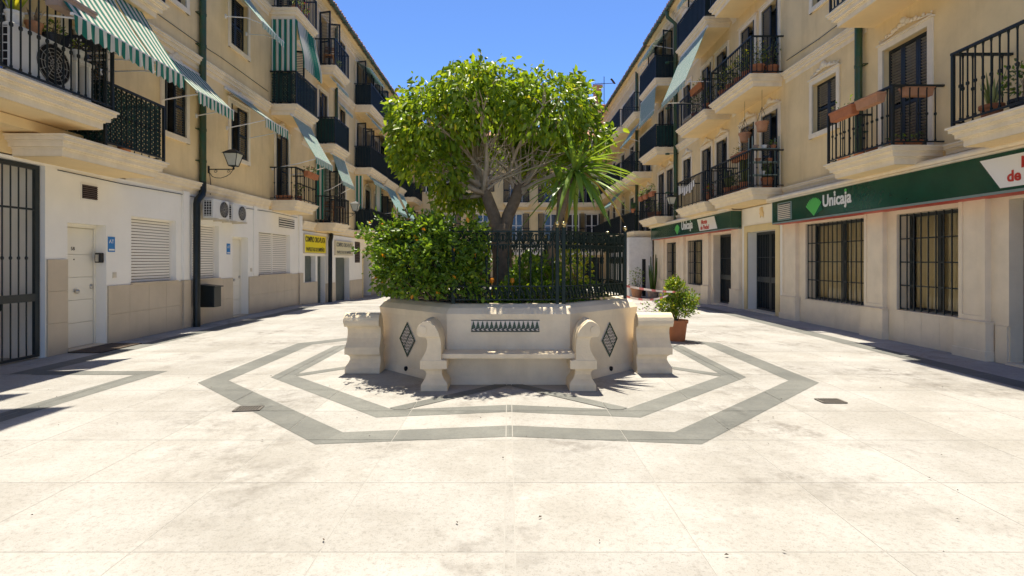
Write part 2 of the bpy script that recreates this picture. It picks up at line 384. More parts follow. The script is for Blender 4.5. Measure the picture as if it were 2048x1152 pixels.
for bo, bi in ((3.92, 3.60), (3.14, 2.87)):
    o1, o2 = octv(bo), octv(bi)
    for k in range(8):
        k2 = (k + 1) % 8
        if k == 7:   # the front edge is kinked at the joint
            mo_ = (0.005, o1[0][1] + 0.20); mi_ = (0.005, o2[0][1] + 0.20)
            band([o1[7], mo_, mi_, o2[7]]); band([mo_, o1[0], o2[0], mi_])
        else: band([o1[k], o1[k2], o2[k2], o2[k]])
st = octv(2.86)
for k in (1, 3, 5, 7):
    a, b = Vector(st[k]), Vector(st[(k + 3) % 8]); d = (b - a).normalized(); n = Vector((-d.y, d.x)) * 0.085
    poly = [tuple(a + n), tuple(b + n), tuple(b - n), tuple(a - n)]; oc = octv(2.865)
    for i in range(8):   # keep the star arms inside the inner band
        p0, p1 = Vector(oc[i]), Vector(oc[(i + 1) % 8]); e = p1 - p0; nn_ = Vector((e.y, -e.x)); out = []
        if nn_.dot(Vector(OC) - p0) < 0: nn_ = -nn_
        for j in range(len(poly)):
            q0, q1 = Vector(poly[j]), Vector(poly[(j + 1) % len(poly)]); d0, d1 = nn_.dot(q0 - p0), nn_.dot(q1 - p0)
            if d0 >= 0: out.append(tuple(q0))
            if (d0 >= 0) != (d1 >= 0): out.append(tuple(q0.lerp(q1, d0 / (d0 - d1))))
        poly = out
    band(poly, 0.0005 * (k + 1))
for x0, x1 in ((-6.78, -6.45), (6.2, 6.55)):
    band([(x0, 7.4 if x0 < 0 else 2.0), (x1, 7.4 if x0 < 0 else 2.0), (x1, 18.1), (x0, 18.1)])
band([(-6.45, 7.35), (-5.05, 7.35), (-4.75, 7.60), (-6.45, 7.60)]); band([(-5.05, 7.35), (-5.25, 3.0), (-4.95, 3.0), (-4.75, 7.60)])
# ------------------------------------------------------------------ facades
def wallgrid(mb, s, u0, u1, z0, z1, ops, p=0.0, mi=0, pt=None):
    """wall sheet with openings (ua,ub,za,zb,depth), reveals included; pt maps (u,p,z)"""
    pt = pt or (lambda u, q, z: F(s, u, q, z))
    us = sorted({u0, u1} | {v for o in ops for v in o[:2] if u0 < v < u1}); zs = sorted({z0, z1} | {v for o in ops for v in o[2:4] if z0 < v < z1})
    for i in range(len(us) - 1):
        for j in range(len(zs) - 1):
            uc, zc = (us[i] + us[i + 1]) / 2, (zs[j] + zs[j + 1]) / 2
            if any(o[0] < uc < o[1] and o[2] < zc < o[3] for o in ops): continue
            mb.add([pt(us[i], p, zs[j]), pt(us[i + 1], p, zs[j]), pt(us[i + 1], p, zs[j + 1]), pt(us[i], p, zs[j + 1])], [(0, 1, 2, 3)], mi)
    for ua, ub, za, zb, d in ops:
        a0, a1 = max(za, z0), min(zb, z1)
        if a1 <= a0: continue
        for u in (ua, ub): mb.add([pt(u, p, a0), pt(u, p - d, a0), pt(u, p - d, a1), pt(u, p, a1)], [(0, 1, 2, 3)], mi)
        if zb <= z1: mb.add([pt(ua, p, zb), pt(ub, p, zb), pt(ub, p - d, zb), pt(ua, p - d, zb)], [(0, 1, 2, 3)], mi)
        if za >= z0: mb.add([pt(ua, p, za), pt(ub, p, za), pt(ub, p - d, za), pt(ua, p - d, za)], [(0, 1, 2, 3)], mi)
MOULD = [(0.0, 0.10, 0.17), (0.10, 0.125, 0.145), (0.125, 0.19, 0.09), (0.19, 0.215, 0.07), (0.215, 0.27, 0.03), (0.27, 0.30, 0.0)]
def cornice(mb, s, u0, u1, ztop, proj=0.13, h=0.28):
    for a, b, ins in MOULD:
        mb.fbox(s, u0, u1, 0, proj * (1 - ins / 0.19), ztop - h + a / 0.3 * h, ztop - h + b / 0.3 * h)
def course(bld, s, u0, u1, z):
    m = MB(); cornice(m, s, u0, u1, z); m.build('string_course', 'cream', bld)
BAL = {}
def baluster_mesh(h, mname='iron'):
    k = (round(h, 2), mname)
    if k not in BAL:
        b = MB(); b.lathe((0, 0, 0), [(0.018, 0), (0.018, 0.03), (0.0115, 0.035), (0.0115, 0.47 * h), (0.024, 0.485 * h), (0.024, 0.515 * h), (0.0115, 0.53 * h), (0.0115, h - 0.05), (0.02, h)], 6)
        BAL[k] = b.mesh('baluster', mname)
    return BAL[k]
def balcony(bld, s, u0, u1, ztop, proj, near=True, screen=None, railh=1.02, rail_from=None, spacing=0.125, midrail=False, sidescreen=True):
    """slab with stepped moulding (part) > soffit, rails, balusters, screen (sub-parts)"""
    m = MB(); th = 0.30
    for a, b, ins in MOULD:
        k = ins * 0.9
        m.fbox(s, u0 + k, u1 - k, -0.05, proj - k, ztop - th + a, ztop - th + b)
    slab = m.build('balcony', 'cream', bld)
    f = MB(); f.fbox(s, u0 + 0.17, u1 - 0.17, 0.0, proj - 0.17, ztop - th - 0.012, ztop - th - 0.003); f.build('soffit', 'soffit_paint', slab)
    r0 = rail_from if rail_from is not None else u0
    ins = 0.07; ua, ub, pf = r0 + ins, u1 - ins, proj - ins
    zb, zt = ztop + 0.07, ztop + railh
    t = MB(); t.fbox(s, ua - 0.025, ub + 0.025, pf - 0.025, pf + 0.025, zt - 0.018, zt + 0.018)
    for u in (ua, ub): t.fbox(s, u - 0.024, u + 0.024, 0, pf - 0.026, zt - 0.017, zt + 0.017)
    t.build('top_rail', 'iron', slab)
    t = MB(); t.fbox(s, ua - 0.015, ub + 0.015, pf - 0.015, pf + 0.015, zb - 0.012, zb + 0.012)
    for u in (ua, ub): t.fbox(s, u - 0.014, u + 0.014, 0, pf - 0.016, zb - 0.011, zb + 0.011)
    if midrail:
        zm = (zb + zt) / 2; t.fbox(s, ua, ub, pf - 0.012, pf + 0.012, zm - 0.01, zm + 0.01)
    t.build('bottom_rail', 'iron', slab)
    for u in (ua, ub):
        t = MB(); t.fbox(s, u - 0.02, u + 0.02, pf - 0.021, pf + 0.021, ztop, zt - 0.02); t.build('corner_post', 'iron', slab)
    n = max(2, int((ub - ua) / spacing)); pos = [(ua + (ub - ua) * k / n, pf) for k in range(1, n)]
    n2 = max(2, int(pf / spacing))
    for k in range(1, n2): pos += [(ua, pf * k / n2), (ub, pf * k / n2)]
    h = zt - zb - 0.03
    if near:
        me = baluster_mesh(h)
        for u, p in pos: link('baluster', me, slab, F(s, u, p, zb + 0.012))
    else:
        t = MB()
        for u, p in pos: t.fbox(s, u - 0.0105, u + 0.0105, p - 0.0105, p + 0.0105, zb + 0.012, zt - 0.018)
        stuff(t.build('balusters', 'iron', slab))
    if screen:
        t = MB()
        if screen == 'lattice':
            z0, z1 = zb + 0.02, zt - 0.03; st = 0.085
            def lat(a0, a1, fn):
                k = a0 - (z1 - z0)
                while k < a1:
                    for sg in (1, -1):
                        p0 = (k, z0 if sg > 0 else z1); p1 = (k + (z1 - z0), z1 if sg > 0 else z0)
                        tt0 = max(0, (a0 - p0[0]) / (p1[0] - p0[0])); tt1 = min(1, (a1 - p0[0]) / (p1[0] - p0[0]))
                        if tt1 - tt0 < 0.02: continue
                        q0 = (p0[0] + tt0 * (p1[0] - p0[0]), p0[1] + tt0 * (p1[1] - p0[1])); q1 = (p0[0] + tt1 * (p1[0] - p0[0]), p0[1] + tt1 * (p1[1] - p0[1]))
                        t.bar(fn(q0[0], q0[1], 0.004 * sg), fn(q1[0], q1[1], 0.004 * sg), 0.008, 0.034)
                    k += st
            lat(ua + 0.03, ub - 0.03, lambda a, z, e: F(s, a, pf - 0.04 + e, z)); lat(0.05, pf - 0.05, lambda a, z, e: F(s, ua + 0.04 + e, a, z))
            t.build('lattice_screen', 'screen_green', slab)
        else:
            t.fbox(s, ua + 0.03, ub - 0.03, pf - 0.035, pf - 0.028, zb - 0.02, zt - 0.03)
            if sidescreen: t.fbox(s, ua + 0.028, ua + 0.035, 0.05, pf - 0.04, zb - 0.02, zt - 0.03)
            t.build('privacy_screen', screen, slab)
    return slab
SHUT = {}
def shutter_mesh(wd, h, mname='shutter_dark'):
    k = (round(wd, 2), round(h, 2), mname)
    if k not in SHUT:
        b = MB(); t = 0.035; fr = 0.055
        b.box(-wd / 2, -wd / 2 + fr, -t / 2, t / 2, 0, h); b.box(wd / 2 - fr, wd / 2, -t / 2, t / 2, 0, h)
        for z in (0, h * 0.45, h - fr): b.box(-wd / 2 + fr, wd / 2 - fr, -t / 2 + 0.001, t / 2 - 0.001, z, z + fr)
        z = fr + 0.01
        while z < h - fr - 0.03:
            if abs(z - h * 0.45 - 0.02) > 0.045:
                x0, x1 = -wd / 2 + fr, wd / 2 - fr
                b.add([(x0, -0.014, z), (x1, -0.014, z), (x1, 0.014, z + 0.026), (x0, 0.014, z + 0.026), (x0, -0.014, z + 0.010), (x1, -0.014, z + 0.010), (x1, 0.014, z + 0.036), (x0, 0.014, z + 0.036)],
                      [(0, 3, 2, 1), (4, 5, 6, 7), (0, 1, 5, 4), (1, 2, 6, 5), (2, 3, 7, 6), (3, 0, 4, 7)], 1)
            z += 0.056
        SHUT[k] = b.mesh('shutter', [mname, 'louvre_dark'])
    return SHUT[k]
def relief(mb, fn, wd):
    """garland of low-relief blobs, fn(a,z)->point with small depth"""
    for k in range(-7, 8):
        a = k / 7 * wd / 2; h = 0.10 * (1 - abs(k / 7.5)) + 0.035 + 0.025 * (k % 2)
        r = 0.058 * (1.25 - abs(k / 8)); mb.blob(fn(a, h), r * 0.7, r, r * (0.9 if k % 2 else 0.6), 6)
    for a, z, r in ((0, 0.2, 0.075), (-0.10, 0.15, 0.05), (0.10, 0.15, 0.05), (-0.2, 0.12, 0.04), (0.2, 0.12, 0.04)): mb.blob(fn(a, z), r * 0.9, r, r, 7)
    mb.tube([fn(-wd / 2, 0.03), fn(-wd / 4, 0.07), fn(0, 0.16), fn(wd / 4, 0.07), fn(wd / 2, 0.03)], [0.012, 0.02, 0.03, 0.02, 0.012], 6)
def window(bld, s, ua, ub, za, zb, style='closed', kind='window', orn=False, fr=0.115, leafs=2, depth=0.22, curtain=False):
    """returns the opening; builds surround (part) > pane, casement, shutters"""
    m = MB(); q = 0.035
    m.fbox(s, ua - fr, ua, -0.01, q, za - (fr if kind == 'window' else 0), zb); m.fbox(s, ub, ub + fr, -0.01, q, za - (fr if kind == 'window' else 0), zb)
    m.fbox(s, ua - fr, ub + fr, -0.01, q + 0.003, zb, zb + fr); m.fbox(s, ua - fr - 0.03, ub + fr + 0.03, -0.01, q + 0.03, zb + fr, zb + fr + 0.03)
    if kind == 'window': m.fbox(s, ua - fr + 0.001, ub + fr - 0.001, -0.01, q + 0.012, za - fr, za - 0.002)
    w = m.build('window' if kind == 'window' else 'balcony_door', 'cream', bld)
    if orn:
        m = MB(); uc = (ua + ub) / 2; relief(m, lambda a, z: F(s, uc + a, 0.02, zb + fr + 0.04 + z), (ub - ua) * 1.15); m.build('relief_ornament', 'cream', w, smooth=True)
    m = MB(); m.fbox(s, ua, ub, -depth - 0.03, -depth, za, zb); m.build('pane', 'pane_dark', w)
    m = MB(); cw = 0.05; uc = (ua + ub) / 2
    for a, b in ((ua, ua + cw), (ub - cw, ub), (uc - cw * 0.8, uc + cw * 0.8)): m.fbox(s, a, b, -depth, -depth + 0.03, za, zb)
    m.fbox(s, ua + cw, uc - cw * 0.8, -depth, -depth + 0.029, zb - cw, zb); m.fbox(s, uc + cw * 0.8, ub - cw, -depth, -depth + 0.029, zb - cw, zb)
    m.build('casement', 'frame_white' if style == 'half' else 'shutter_dark', w)
    h = zb - za - 0.02
    def leaf(u, p, wd, ang): link('shutter', shutter_mesh(wd, h), w, F(s, u, p, za + 0.01), rz=ang)
    if style == 'closed':
        wd = (ub - ua) / leafs - 0.006
        for k in range(leafs): leaf(ua + (ub - ua) * (k + 0.5) / leafs, -0.12, wd, R(90))
    elif style == 'half':
        wd = (ub - ua) / 2 - 0.006; leaf(ub - wd / 2, -0.03, wd, R(90))
        leaf(ua + 0.03, -0.10, min(0.3, wd), 0)
    elif style == 'out':
        wd = (ub - ua) / 2 - 0.02
        for u, a in ((ua - 0.01, 14), (ub + 0.01, -14)): leaf(u + (-1 if a > 0 else 1) * wd * 0.5 * math.sin(R(14)) * 1.0, 0.05 + wd / 2, wd, s * R(a))
    elif style == 'wall':
        wd = (ub - ua) / 2 - 0.01
        leaf(ua - wd / 2 - 0.01, 0.065, wd, R(90)); leaf(ub + wd / 2 + 0.01, 0.065, wd, R(90))
    return (ua, ub, za, zb, depth)
def roof(bld, s, u0, u1, zeave, over=0.45, gutter=True):
    m = MB(); m.fbox(s, u0, u1, 0, over - 0.08, zeave - 0.02, zeave + 0.06); m.build('eaves', 'soffit_paint', bld)
    m = MB(); cornice(m, s, u0, u1, zeave - 0.02, 0.2, 0.3); m.build('eaves_cornice', 'cream', bld)
    m = MB(); X = lambda p: s * (WALL[s] - p)
    m.add([(X(over), u0, zeave + 0.07), (X(over), u1, zeave + 0.07), (X(-4.5), u1, zeave + 1.8), (X(-4.5), u0, zeave + 1.8),
           (X(over), u0, zeave + 0.10), (X(over), u1, zeave + 0.10), (X(-4.5), u1, zeave + 1.83), (X(-4.5), u0, zeave + 1.83)],
          [(0, 3, 2, 1), (4, 5, 6, 7), (0, 1, 5, 4), (1, 2, 6, 5), (2, 3, 7, 6), (3, 0, 4, 7)])
    m.add([(X(-4.5), u0, zeave + 1.83), (X(-4.5), u1, zeave + 1.83), (X(-9.5), u1, zeave), (X(-9.5), u0, zeave)], [(0, 1, 2, 3)])
    rf = m.build('roof', 'roof_tile', bld, recalc=False)
    t = MB(); u = u0
    while u < u1:
        jz = random.uniform(-0.012, 0.012); a = (X(over + 0.06 + random.uniform(-0.015, 0.02)), u + 0.1, zeave + 0.13 + jz); b = (X(-1.2), u + 0.1, zeave + 0.13 + jz + (1.2 + over) * 0.35)
        t.tube([a, b], [0.075, 0.06], 7); u += 0.2
    stuff(t.build('roof_tiles', 'roof_tile', rf))
    if gutter:
        t = MB(); pr = [(0.075 * math.cos(a), 0.075 * math.sin(a)) for a in [math.pi + math.pi * k / 8 for k in range(9)]]
        pr += [(0.066 * math.cos(a), 0.066 * math.sin(a)) for a in [2 * math.pi - math.pi * k / 8 for k in range(9)]]
        t.prism(pr, lambda a, b, tt: (X(over + 0.04 + a), tt, zeave + 0.06 + b), u0, u1)
        u = u0 + 0.3
        while u < u1: t.fbox(s, u, u + 0.05, over - 0.05, over + 0.13, zeave - 0.035, zeave + 0.0); u += 0.8
        t.build('gutter', 'gutter_green', bld)
def shell(bld, s, u0, u1, zt, wallmat='stucco'):
    m = MB(); X = lambda p: s * (WALL[s] - p)
    for u in (u0, u1): m.add([(X(0), u, -0.6), (X(-9.4), u, -0.6), (X(-9.4), u, zt), (X(-4.5), u, zt + 1.7), (X(0), u, zt)], [(0, 1, 2, 3, 4)])
    m.add([(X(-9.4), u0, -0.6), (X(-9.4), u1, -0.6), (X(-9.4), u1, zt), (X(-9.4), u0, zt)], [(0, 1, 2, 3)])
    m.build('side_walls', wallmat, bld, recalc=False)
def balcony_doors(bld, s, u0, u1, zf, style, orn, ops, n=None):
    n = n or (1 if u1 - u0 < 2.3 else 2); wd = 0.98
    for k in range(n):
        uc = u0 + (u1 - u0) * (k + 0.5) / n; ops.append(window(bld, s, uc - wd / 2, uc + wd / 2, zf + 0.02, zf + 2.22, style, 'door', orn))

# ---- left near building
LA = tag(empty('apartment_building', (-7.38, 6, 0)), 'ochre apartment building on the left with white ground floor and striped awnings', 'building')
fl = (3.4, 6.37, 9.35); ops = []
L0 = balcony(LA, -1, 5.2, 8.72, 3.90, 1.16, True, None, 1.2, spacing=0.135)
balcony(LA, -1, 7.95, 10.42, fl[0], 0.90, True, 'lattice', 1.05, rail_from=8.78)
balcony(LA, -1, 7.5, 10.42, fl[1] + 0.03, 0.90, False, None, 1.02)
balcony(LA, -1, 7.5, 10.42, fl[2] + 0.03, 0.90, False, None, 1.02)
balcony(LA, -1, 16.8, 18.72, fl[0], 0.87, True, None)
balcony(LA, -1, 16.8, 18.72, fl[1], 0.87, False, 'lattice')
balcony(LA, -1, 16.8, 18.72, fl[2], 0.87, False, None)
for i, z in enumerate(fl):
    balcony_doors(LA, -1, 16.9, 18.6, z, 'out' if i else 'half', i == 0, ops, 1)
    if i: balcony_doors(LA, -1, 7.6, 10.3, z, 'half', False, ops)
    for a, b in ((11.65, 12.45), (14.45, 15.40)): ops.append(window(LA, -1, a, b, z + 0.93, z + 2.32, 'half' if i == 0 else 'closed', orn=(i == 0)))
ops.append(window(LA, -1, 7.0, 8.0, 3.92, 6.0, 'half', 'door')); ops.append(window(LA, -1, 9.1, 10.0, 3.42, 5.62, 'half', 'door'))
m = MB(); wallgrid(m, -1, -8, 19.4, 3.1, 12.0, ops); m.build('upper_wall', 'stucco', LA, recalc=False)
m = MB()
for i, z in enumerate(fl): course(LA, -1, -8, 7.4, z - 0.02); course(LA, -1, 10.5, 16.75, z - 0.02); course(LA, -1, 18.78, 19.4, z - 0.02)
roof(LA, -1, -8, 19.4, 12.0, gutter=False); shell(LA, -1, -8, 19.4, 12.0)
# ground floor: openings (u0,u1,z0,z1,depth)
door1 = (9.12, 10.0, -0.6, 2.18, 0.24); door2 = (14.57, 15.44, -0.6, 2.18, 0.24)
win1 = (10.66, 12.1, 1.09, 2.41, 0.15); win2 = (12.72, 13.88, 1.09, 2.41, 0.15); win3 = (16.1, 18.42, 1.09, 2.38, 0.15); gate = (5.9, 8.68, -0.6, 3.05, 1.6)
gops = [door1, door2, win1, win2, win3, gate]
m = MB(); wallgrid(m, -1, -8, 19.4, -0.1, 3.12, gops); m.build('ground_floor_wall', 'white_wall', LA, recalc=False)
m = MB(); m.fbox(-1, 5.9, 8.68, -1.65, -1.58, 0, 3.05); m.fbox(-1, 5.9, 8.68, -1.58, -1.565, 0, 1.55, 1); m.build('passage_back', ['white_wall', 'beige_tile'], LA)
m = MB(); m.fbox(-1, 5.2, 9.0, 0.0, 0.45, 3.43, 3.575); m.build('balcony_beam', 'soffit_paint', LA)
for a, b, q in ((12.30, 12.52, 0.055), (15.75, 15.95, 0.03), (19.12, 19.4, 0.05)):
    m = MB(); m.fbox(-1, a, b, 0.0, q, 1.1, 3.11); m.build('wall_pier', 'white_wall', LA)
def dado(bld, s, u0, u1, z0, z1, n, rows=2, t=0.028, mname='beige_tile'):
    wd = (u1 - u0) / n
    for k in range(n):
        for r in range(rows):
            h = (z1 - z0) / rows; b = MB(); b.fbox(s, u0 + k * wd + 0.002, u0 + (k + 1) * wd - 0.002, 0.002, t, z0 + r * h + 0.002, z0 + (r + 1) * h - 0.002); b.build('wall_tile', mname, bld)
dado(LA, -1, 8.70, 9.10, 0.0, 1.56, 1, 3); dado(LA, -1, 10.02, 12.28, 0.0, 1.075, 4); dado(LA, -1, 12.54, 14.55, 0.0, 1.075, 4); dado(LA, -1, 15.46, 19.1, 0.0, 1.075, 6)
for a, b in ((12.28, 12.54), (19.1, 19.42)):
    m = MB(); m.fbox(-1, a, b, 0, 0.075, 0, 1.09); m.build('pier_base', 'beige_tile', LA)
for (a, b, z0, z1, d), n in ((win1, 1), (win2, 1), (win3, 2)):
    m = MB(); m.fbox(-1, a - 0.02, b + 0.02, -0.13, 0.045, z0 - 0.025, z0 + 0.012); sill = m.build('window_sill', 'beige_tile', LA)
    wd = (b - a) / n
    for k in range(n):
        m = MB(); m.fbox(-1, a + k * wd, a + (k + 1) * wd, -d - 0.02, -d + 0.012, z0, z1, 0); sh = m.build('roller_shutter', 'shutter_gap', LA)
        z = z0 + 0.02; mm = MB()
        while z < z1 - 0.03:
            mm.fbox(-1, a + k * wd + 0.03, a + (k + 1) * wd - 0.03, -d + 0.012, -d + 0.034, z, z + 0.043); z += 0.060
        mm.build('slats', 'white_paint', sh)
        for u in (a + k * wd, a + (k + 1) * wd - 0.03): m = MB(); m.fbox(-1, u, u + 0.03, -d + 0.012, -d + 0.045, z0, z1); m.build('guide_rail', 'white_paint', sh)
def flat_door(bld, op, number=False):
    a, b, z0, z1, d = op
    m = MB(); m.fbox(-1, a, b, -d - 0.05, -d + 0.005, 0, z1); m.fbox(-1, a, a + 0.05, -d, -d + 0.05, 0.02, z1 - 0.06); m.fbox(-1, b - 0.05, b, -d, -d + 0.05, 0.02, z1 - 0.06); m.fbox(-1, a, b, -d, -d + 0.052, z1 - 0.06, z1)
    fr = m.build('door_frame', 'door_cream', bld)
    m = MB(); zz = [0.03, 0.45, 0.85, 1.25, 1.65, z1 - 0.07]
    for i in range(5): m.fbox(-1, a + 0.055, b - 0.06, -d + 0.006, -d + 0.036, zz[i], zz[i + 1] - 0.006)
    m.build('door_leaf', 'door_cream', fr)
    m = MB(); c = F(-1, (a + b) / 2 - 0.02, -d + 0.07, 1.0); m.blob(c, 0.035, 0.045, 0.045, 10); m.fbox(-1, (a + b) / 2 - 0.035, (a + b) / 2 - 0.005, -d + 0.036, -d + 0.05, 0.985, 1.015); m.build('door_knob', 'steel', fr, smooth=True)
    m = MB(); m.blob(F(-1, b - 0.10, -d + 0.045, 1.07), 0.02, 0.04, 0.05, 10); m.build('lock', 'steel', fr, smooth=True)
    m = MB(); m.blob(F(-1, (a + b) / 2 - 0.05, -d + 0.038, 1.56), 0.008, 0.014, 0.014, 8); m.build('peephole', 'black_paint', fr)
    m = MB(); m.fbox(-1, a, b, -d, 0.03, -0.02, 0.025); m.build('threshold', 'beige_tile', bld)
    if number: lettering('5B', 0.085, lambda x, y, z: F(-1, (a + b) / 2 - 0.12 + x, -d + 0.038 + z, 1.72 + y), 'black_paint', fr, depth=0.004)
flat_door(LA, door1, True); flat_door(LA, door2)
# iron gate of the passage
m = MB(); m.fbox(-1, 5.9, 8.66, -0.12, -0.07, 2.97, 3.04); m.fbox(-1, 8.58, 8.66, -0.12, -0.071, 0.02, 2.97); m.fbox(-1, 5.9, 8.58, -0.115, -0.075, 0.02, 0.06); gt = m.build('passage_gate', 'gate_iron', LA)
m = MB(); m.fbox(-1, 5.9, 8.58, -0.13, -0.065, 0.90, 1.02); m.fbox(-1, 5.9, 8.58, -0.11, -0.08, 2.33, 2.36); m.build('gate_rail', 'gate_iron', gt)
me = None
for k in range(19):
    u = 8.45 - k * 0.135
    if me is None:
        b = MB(); b.lathe((0, 0, 0), [(0.011, 0), (0.011, 0.85), (0.022, 0.87), (0.022, 0.89), (0.011, 0.91), (0.011, 1.5), (0.022, 1.52), (0.022, 1.54), (0.011, 1.56), (0.011, 2.92)], 6); me = b.mesh('gate_bar', 'gate_iron')
    link('gate_bar', me, gt, F(-1, u, -0.095, 0.05))
# small vents on the white wall
def vent(bld, s, u0, u1, z0, z1, mname, frame='white_paint', n=7):
    m = MB(); m.fbox(s, u0 - 0.03, u1 + 0.03, 0.002, 0.012, z0 - 0.03, z1 + 0.03, 0); m.fbox(s, u0, u1, 0.012, 0.016, z0, z1, 1); v = m.build('wall_vent', [frame, 'dark_gap'], bld)
    m = MB()
    for k in range(n):
        z = z0 + (z1 - z0) * (k + 0.25) / n; m.fbox(s, u0 + 0.005, u1 - 0.005, 0.016, 0.03, z, z + (z1 - z0) / n * 0.5)
    m.build('vent_slats', mname, v)
vent(LA, -1, 9.42, 9.76, 2.62, 2.86, 'brown_louvre'); vent(LA, -1, 17.5, 18.75, 2.62, 2.92, 'plastic_white', n=4)

# ---- left far building (one step lower)
LB = tag(empty('apartment_building', (-7.38, 28, -0.3)), 'farther left apartment building with gold-buying shop signs and screened balconies', 'building')
fl = (2.97, 5.97, 8.96); ops = []
cols = [(20.7, 22.6), (26.0, 29.4), (29.6, 32.6), (32.9, 34.9), (38.3, 41.7)]
scr = {(0, 1): 'screen_green', (1, 1): 'screen_dark', (2, 1): 'screen_dark', (3, 1): 'screen_dark', (1, 2): 'screen_dark', (1, 0): 'screen_dark', (4, 1): 'screen_dark', (2, 2): 'screen_dark'}
for c, (a, b) in enumerate(cols):
    for i, z in enumerate(fl):
        balcony(LB, -1, a, b, z, 0.83 + 0.04 * (c % 2), False, scr.get((c, i))); balcony_doors(LB, -1, a + 0.1, b - 0.1, z, 'out' if (c + i) % 2 == 0 or i == 2 else 'half', i == 0, ops)
for i, z in enumerate(fl):
    for a, b in ((23.7, 24.6), (36.1, 37.1)): ops.append(window(LB, -1, a, b, z + 0.93, z + 2.25, 'half'))
m = MB(); wallgrid(m, -1, 19.4, 43, 2.6, 11.6, ops); m.build('upper_wall', 'stucco', LB, recalc=False)
m = MB()
for z in fl:
    e = 19.42
    for a, b in cols + [(43, 43)]:
        if a - e > 0.3: course(LB, -1, e, a - 0.06, z - 0.02)
        e = b + 0.06
roof(LB, -1, 19.4, 43, 11.55); shell(LB, -1, 19.41, 43, 11.55)
shopw = (19.75, 20.85, 0.73, 1.70, 0.2); shopd = (21.05, 21.9, -0.6, 1.70, 0.2); rol = (23.25, 25.25, -0.6, 1.66, 0.25); dor = (27.6, 29.3, -0.6, 1.95, 0.5)
gops = [shopw, shopd, rol, dor]
m = MB(); wallgrid(m, -1, 19.41, 43, -0.6, 2.62, gops); m.build('ground_floor_wall', 'white_wall', LB, recalc=False)
for (a, b, z0, z1, d), nm in ((shopw, 'roller_grille'), (shopd, 'roller_door'), (rol, 'roller_door')):
    m = MB(); m.fbox(-1, a, b, -d - 0.03, -d + 0.005, max(z0, -0.45), z1); sh = m.build(nm, 'roller_grey', LB); z = max(z0, -0.38)
    while z < z1 - 0.05:
        k = MB(); k.fbox(-1, a + 0.02, b - 0.02, -d + 0.006, -d + 0.03, z, z + 0.075); k.build('slat', 'roller_grey', sh); z += 0.095
m = MB(); m.fbox(-1, dor[0], dor[1], -dor[4] - 0.05, -dor[4], -0.4, dor[3]); m.build('entrance_door', 'shutter_dark', LB)
m = MB()
for u in (dor[0] - 0.12, dor[1]): m.fbox(-1, u, u + 0.12, 0, 0.03, -0.4, dor[3] + 0.12)
m.fbox(-1, dor[0], dor[1], 0, 0.031, dor[3], dor[3] + 0.12); m.build('door_surround', 'portal_yellow', LB)
for a, b, zt, n in ((19.45, 21.0, 0.73, 3), (21.95, 23.2, 0.6, 2), (25.3, 27.4, 0.6, 3), (29.5, 43, 0.55, 12)): dado(LB, -1, a, b, -0.45, zt, n, 1)
vent(LB, -1, 26.2, 27.0, 1.45, 2.4, 'brown_louvre', 'brown_louvre', 12)

# ---- right near building
RA = tag(empty('apartment_building', (7.42, 10, 0)), 'ochre apartment building on the right with stone-clad bank branch below', 'building')
fl = (3.5, 6.57, 9.65); ops = []
balcony(RA, 1, 4.4, 8.10, fl[0], 0.94, True, None, 1.08)
balcony(RA, 1, 9.22, 11.22, fl[0], 0.94, True, None, 1.02)
balcony(RA, 1, 8.6, 11.22, fl[1], 0.90, False, None); balcony(RA, 1, 3.0, 11.2, fl[2], 1.35, False, 'screen_dark')  # third-floor balcony is out of view, deepened to widen the paving shadow
balcony_doors(RA, 1, 5.6, 8.0, fl[0], 'closed', True, ops, 1); ops.append(window(RA, 1, 9.62, 10.78, fl[0] + 0.02, fl[0] + 2.18, 'closed', 'door', True, leafs=3))
for i in (1, 2): balcony_doors(RA, 1, 9.0, 11.2, fl[i], 'closed', False, ops, 1)
rs = {(1, 2): 'screen_dark', (2, 2): 'screen_dark', (2, 1): 'screen_green'}
rcols = [(14.64, 17.7), (18.1, 21.2), (24.2, 27.2)]
for c, (a, b) in enumerate(rcols):
    for i, z in enumerate(fl):
        balcony(RA, 1, a, b, z, 0.93, c == 0 and i < 2, rs.get((c, i)), midrail=(c == 0 and i == 0)); balcony_doors(RA, 1, a + 0.1, b - 0.1, z, 'half' if i < 2 else 'out', i == 0, ops)
for i, z in enumerate(fl):
    ops.append(window(RA, 1, 12.3, 13.28, z + 1.12, z + 2.3, 'closed', orn=(i == 0))); ops.append(window(RA, 1, 22.1, 23.1, z + 0.9, z + 2.25, 'half', orn=(i == 0)))
m = MB(); wallgrid(m, 1, -8, 27.8, 3.15, 12.5, ops); m.build('upper_wall', 'stucco', RA, recalc=False)
m = MB()
for i, z in enumerate(fl):
    e = -8
    for a, b in ([(4.4, 8.1), (9.22, 11.22)] if i == 0 else [(8.6, 11.22)] if i == 1 else [(3.0, 11.2)]) + rcols + [(27.8, 27.8)]:
        if a - e > 0.2: course(RA, 1, e, a - 0.06, z - 0.02)
        e = b + 0.06
roof(RA, 1, -8, 27.8, 12.5); shell(RA, 1, -8, 27.8, 12.5)
rd0 = (5.6, 8.08, -0.6, 2.45, 0.24); rw1 = (11.34, 13.62, 0.58, 2.44, 0.30); rw2 = (8.98, 10.42, 0.60, 2.42, 0.30); portal = (15.1, 16.9, -0.6, 2.40, 0.30)
bd = (18.1, 19.75, -0.6, 2.45, 0.28); rw4 = (20.75, 22.6, 0.55, 2.35, 0.3); rw5 = (24.15, 25.6, 0.55, 2.35, 0.3)
gops = [rd0, rw1, rw2, bd, rw4, rw5]
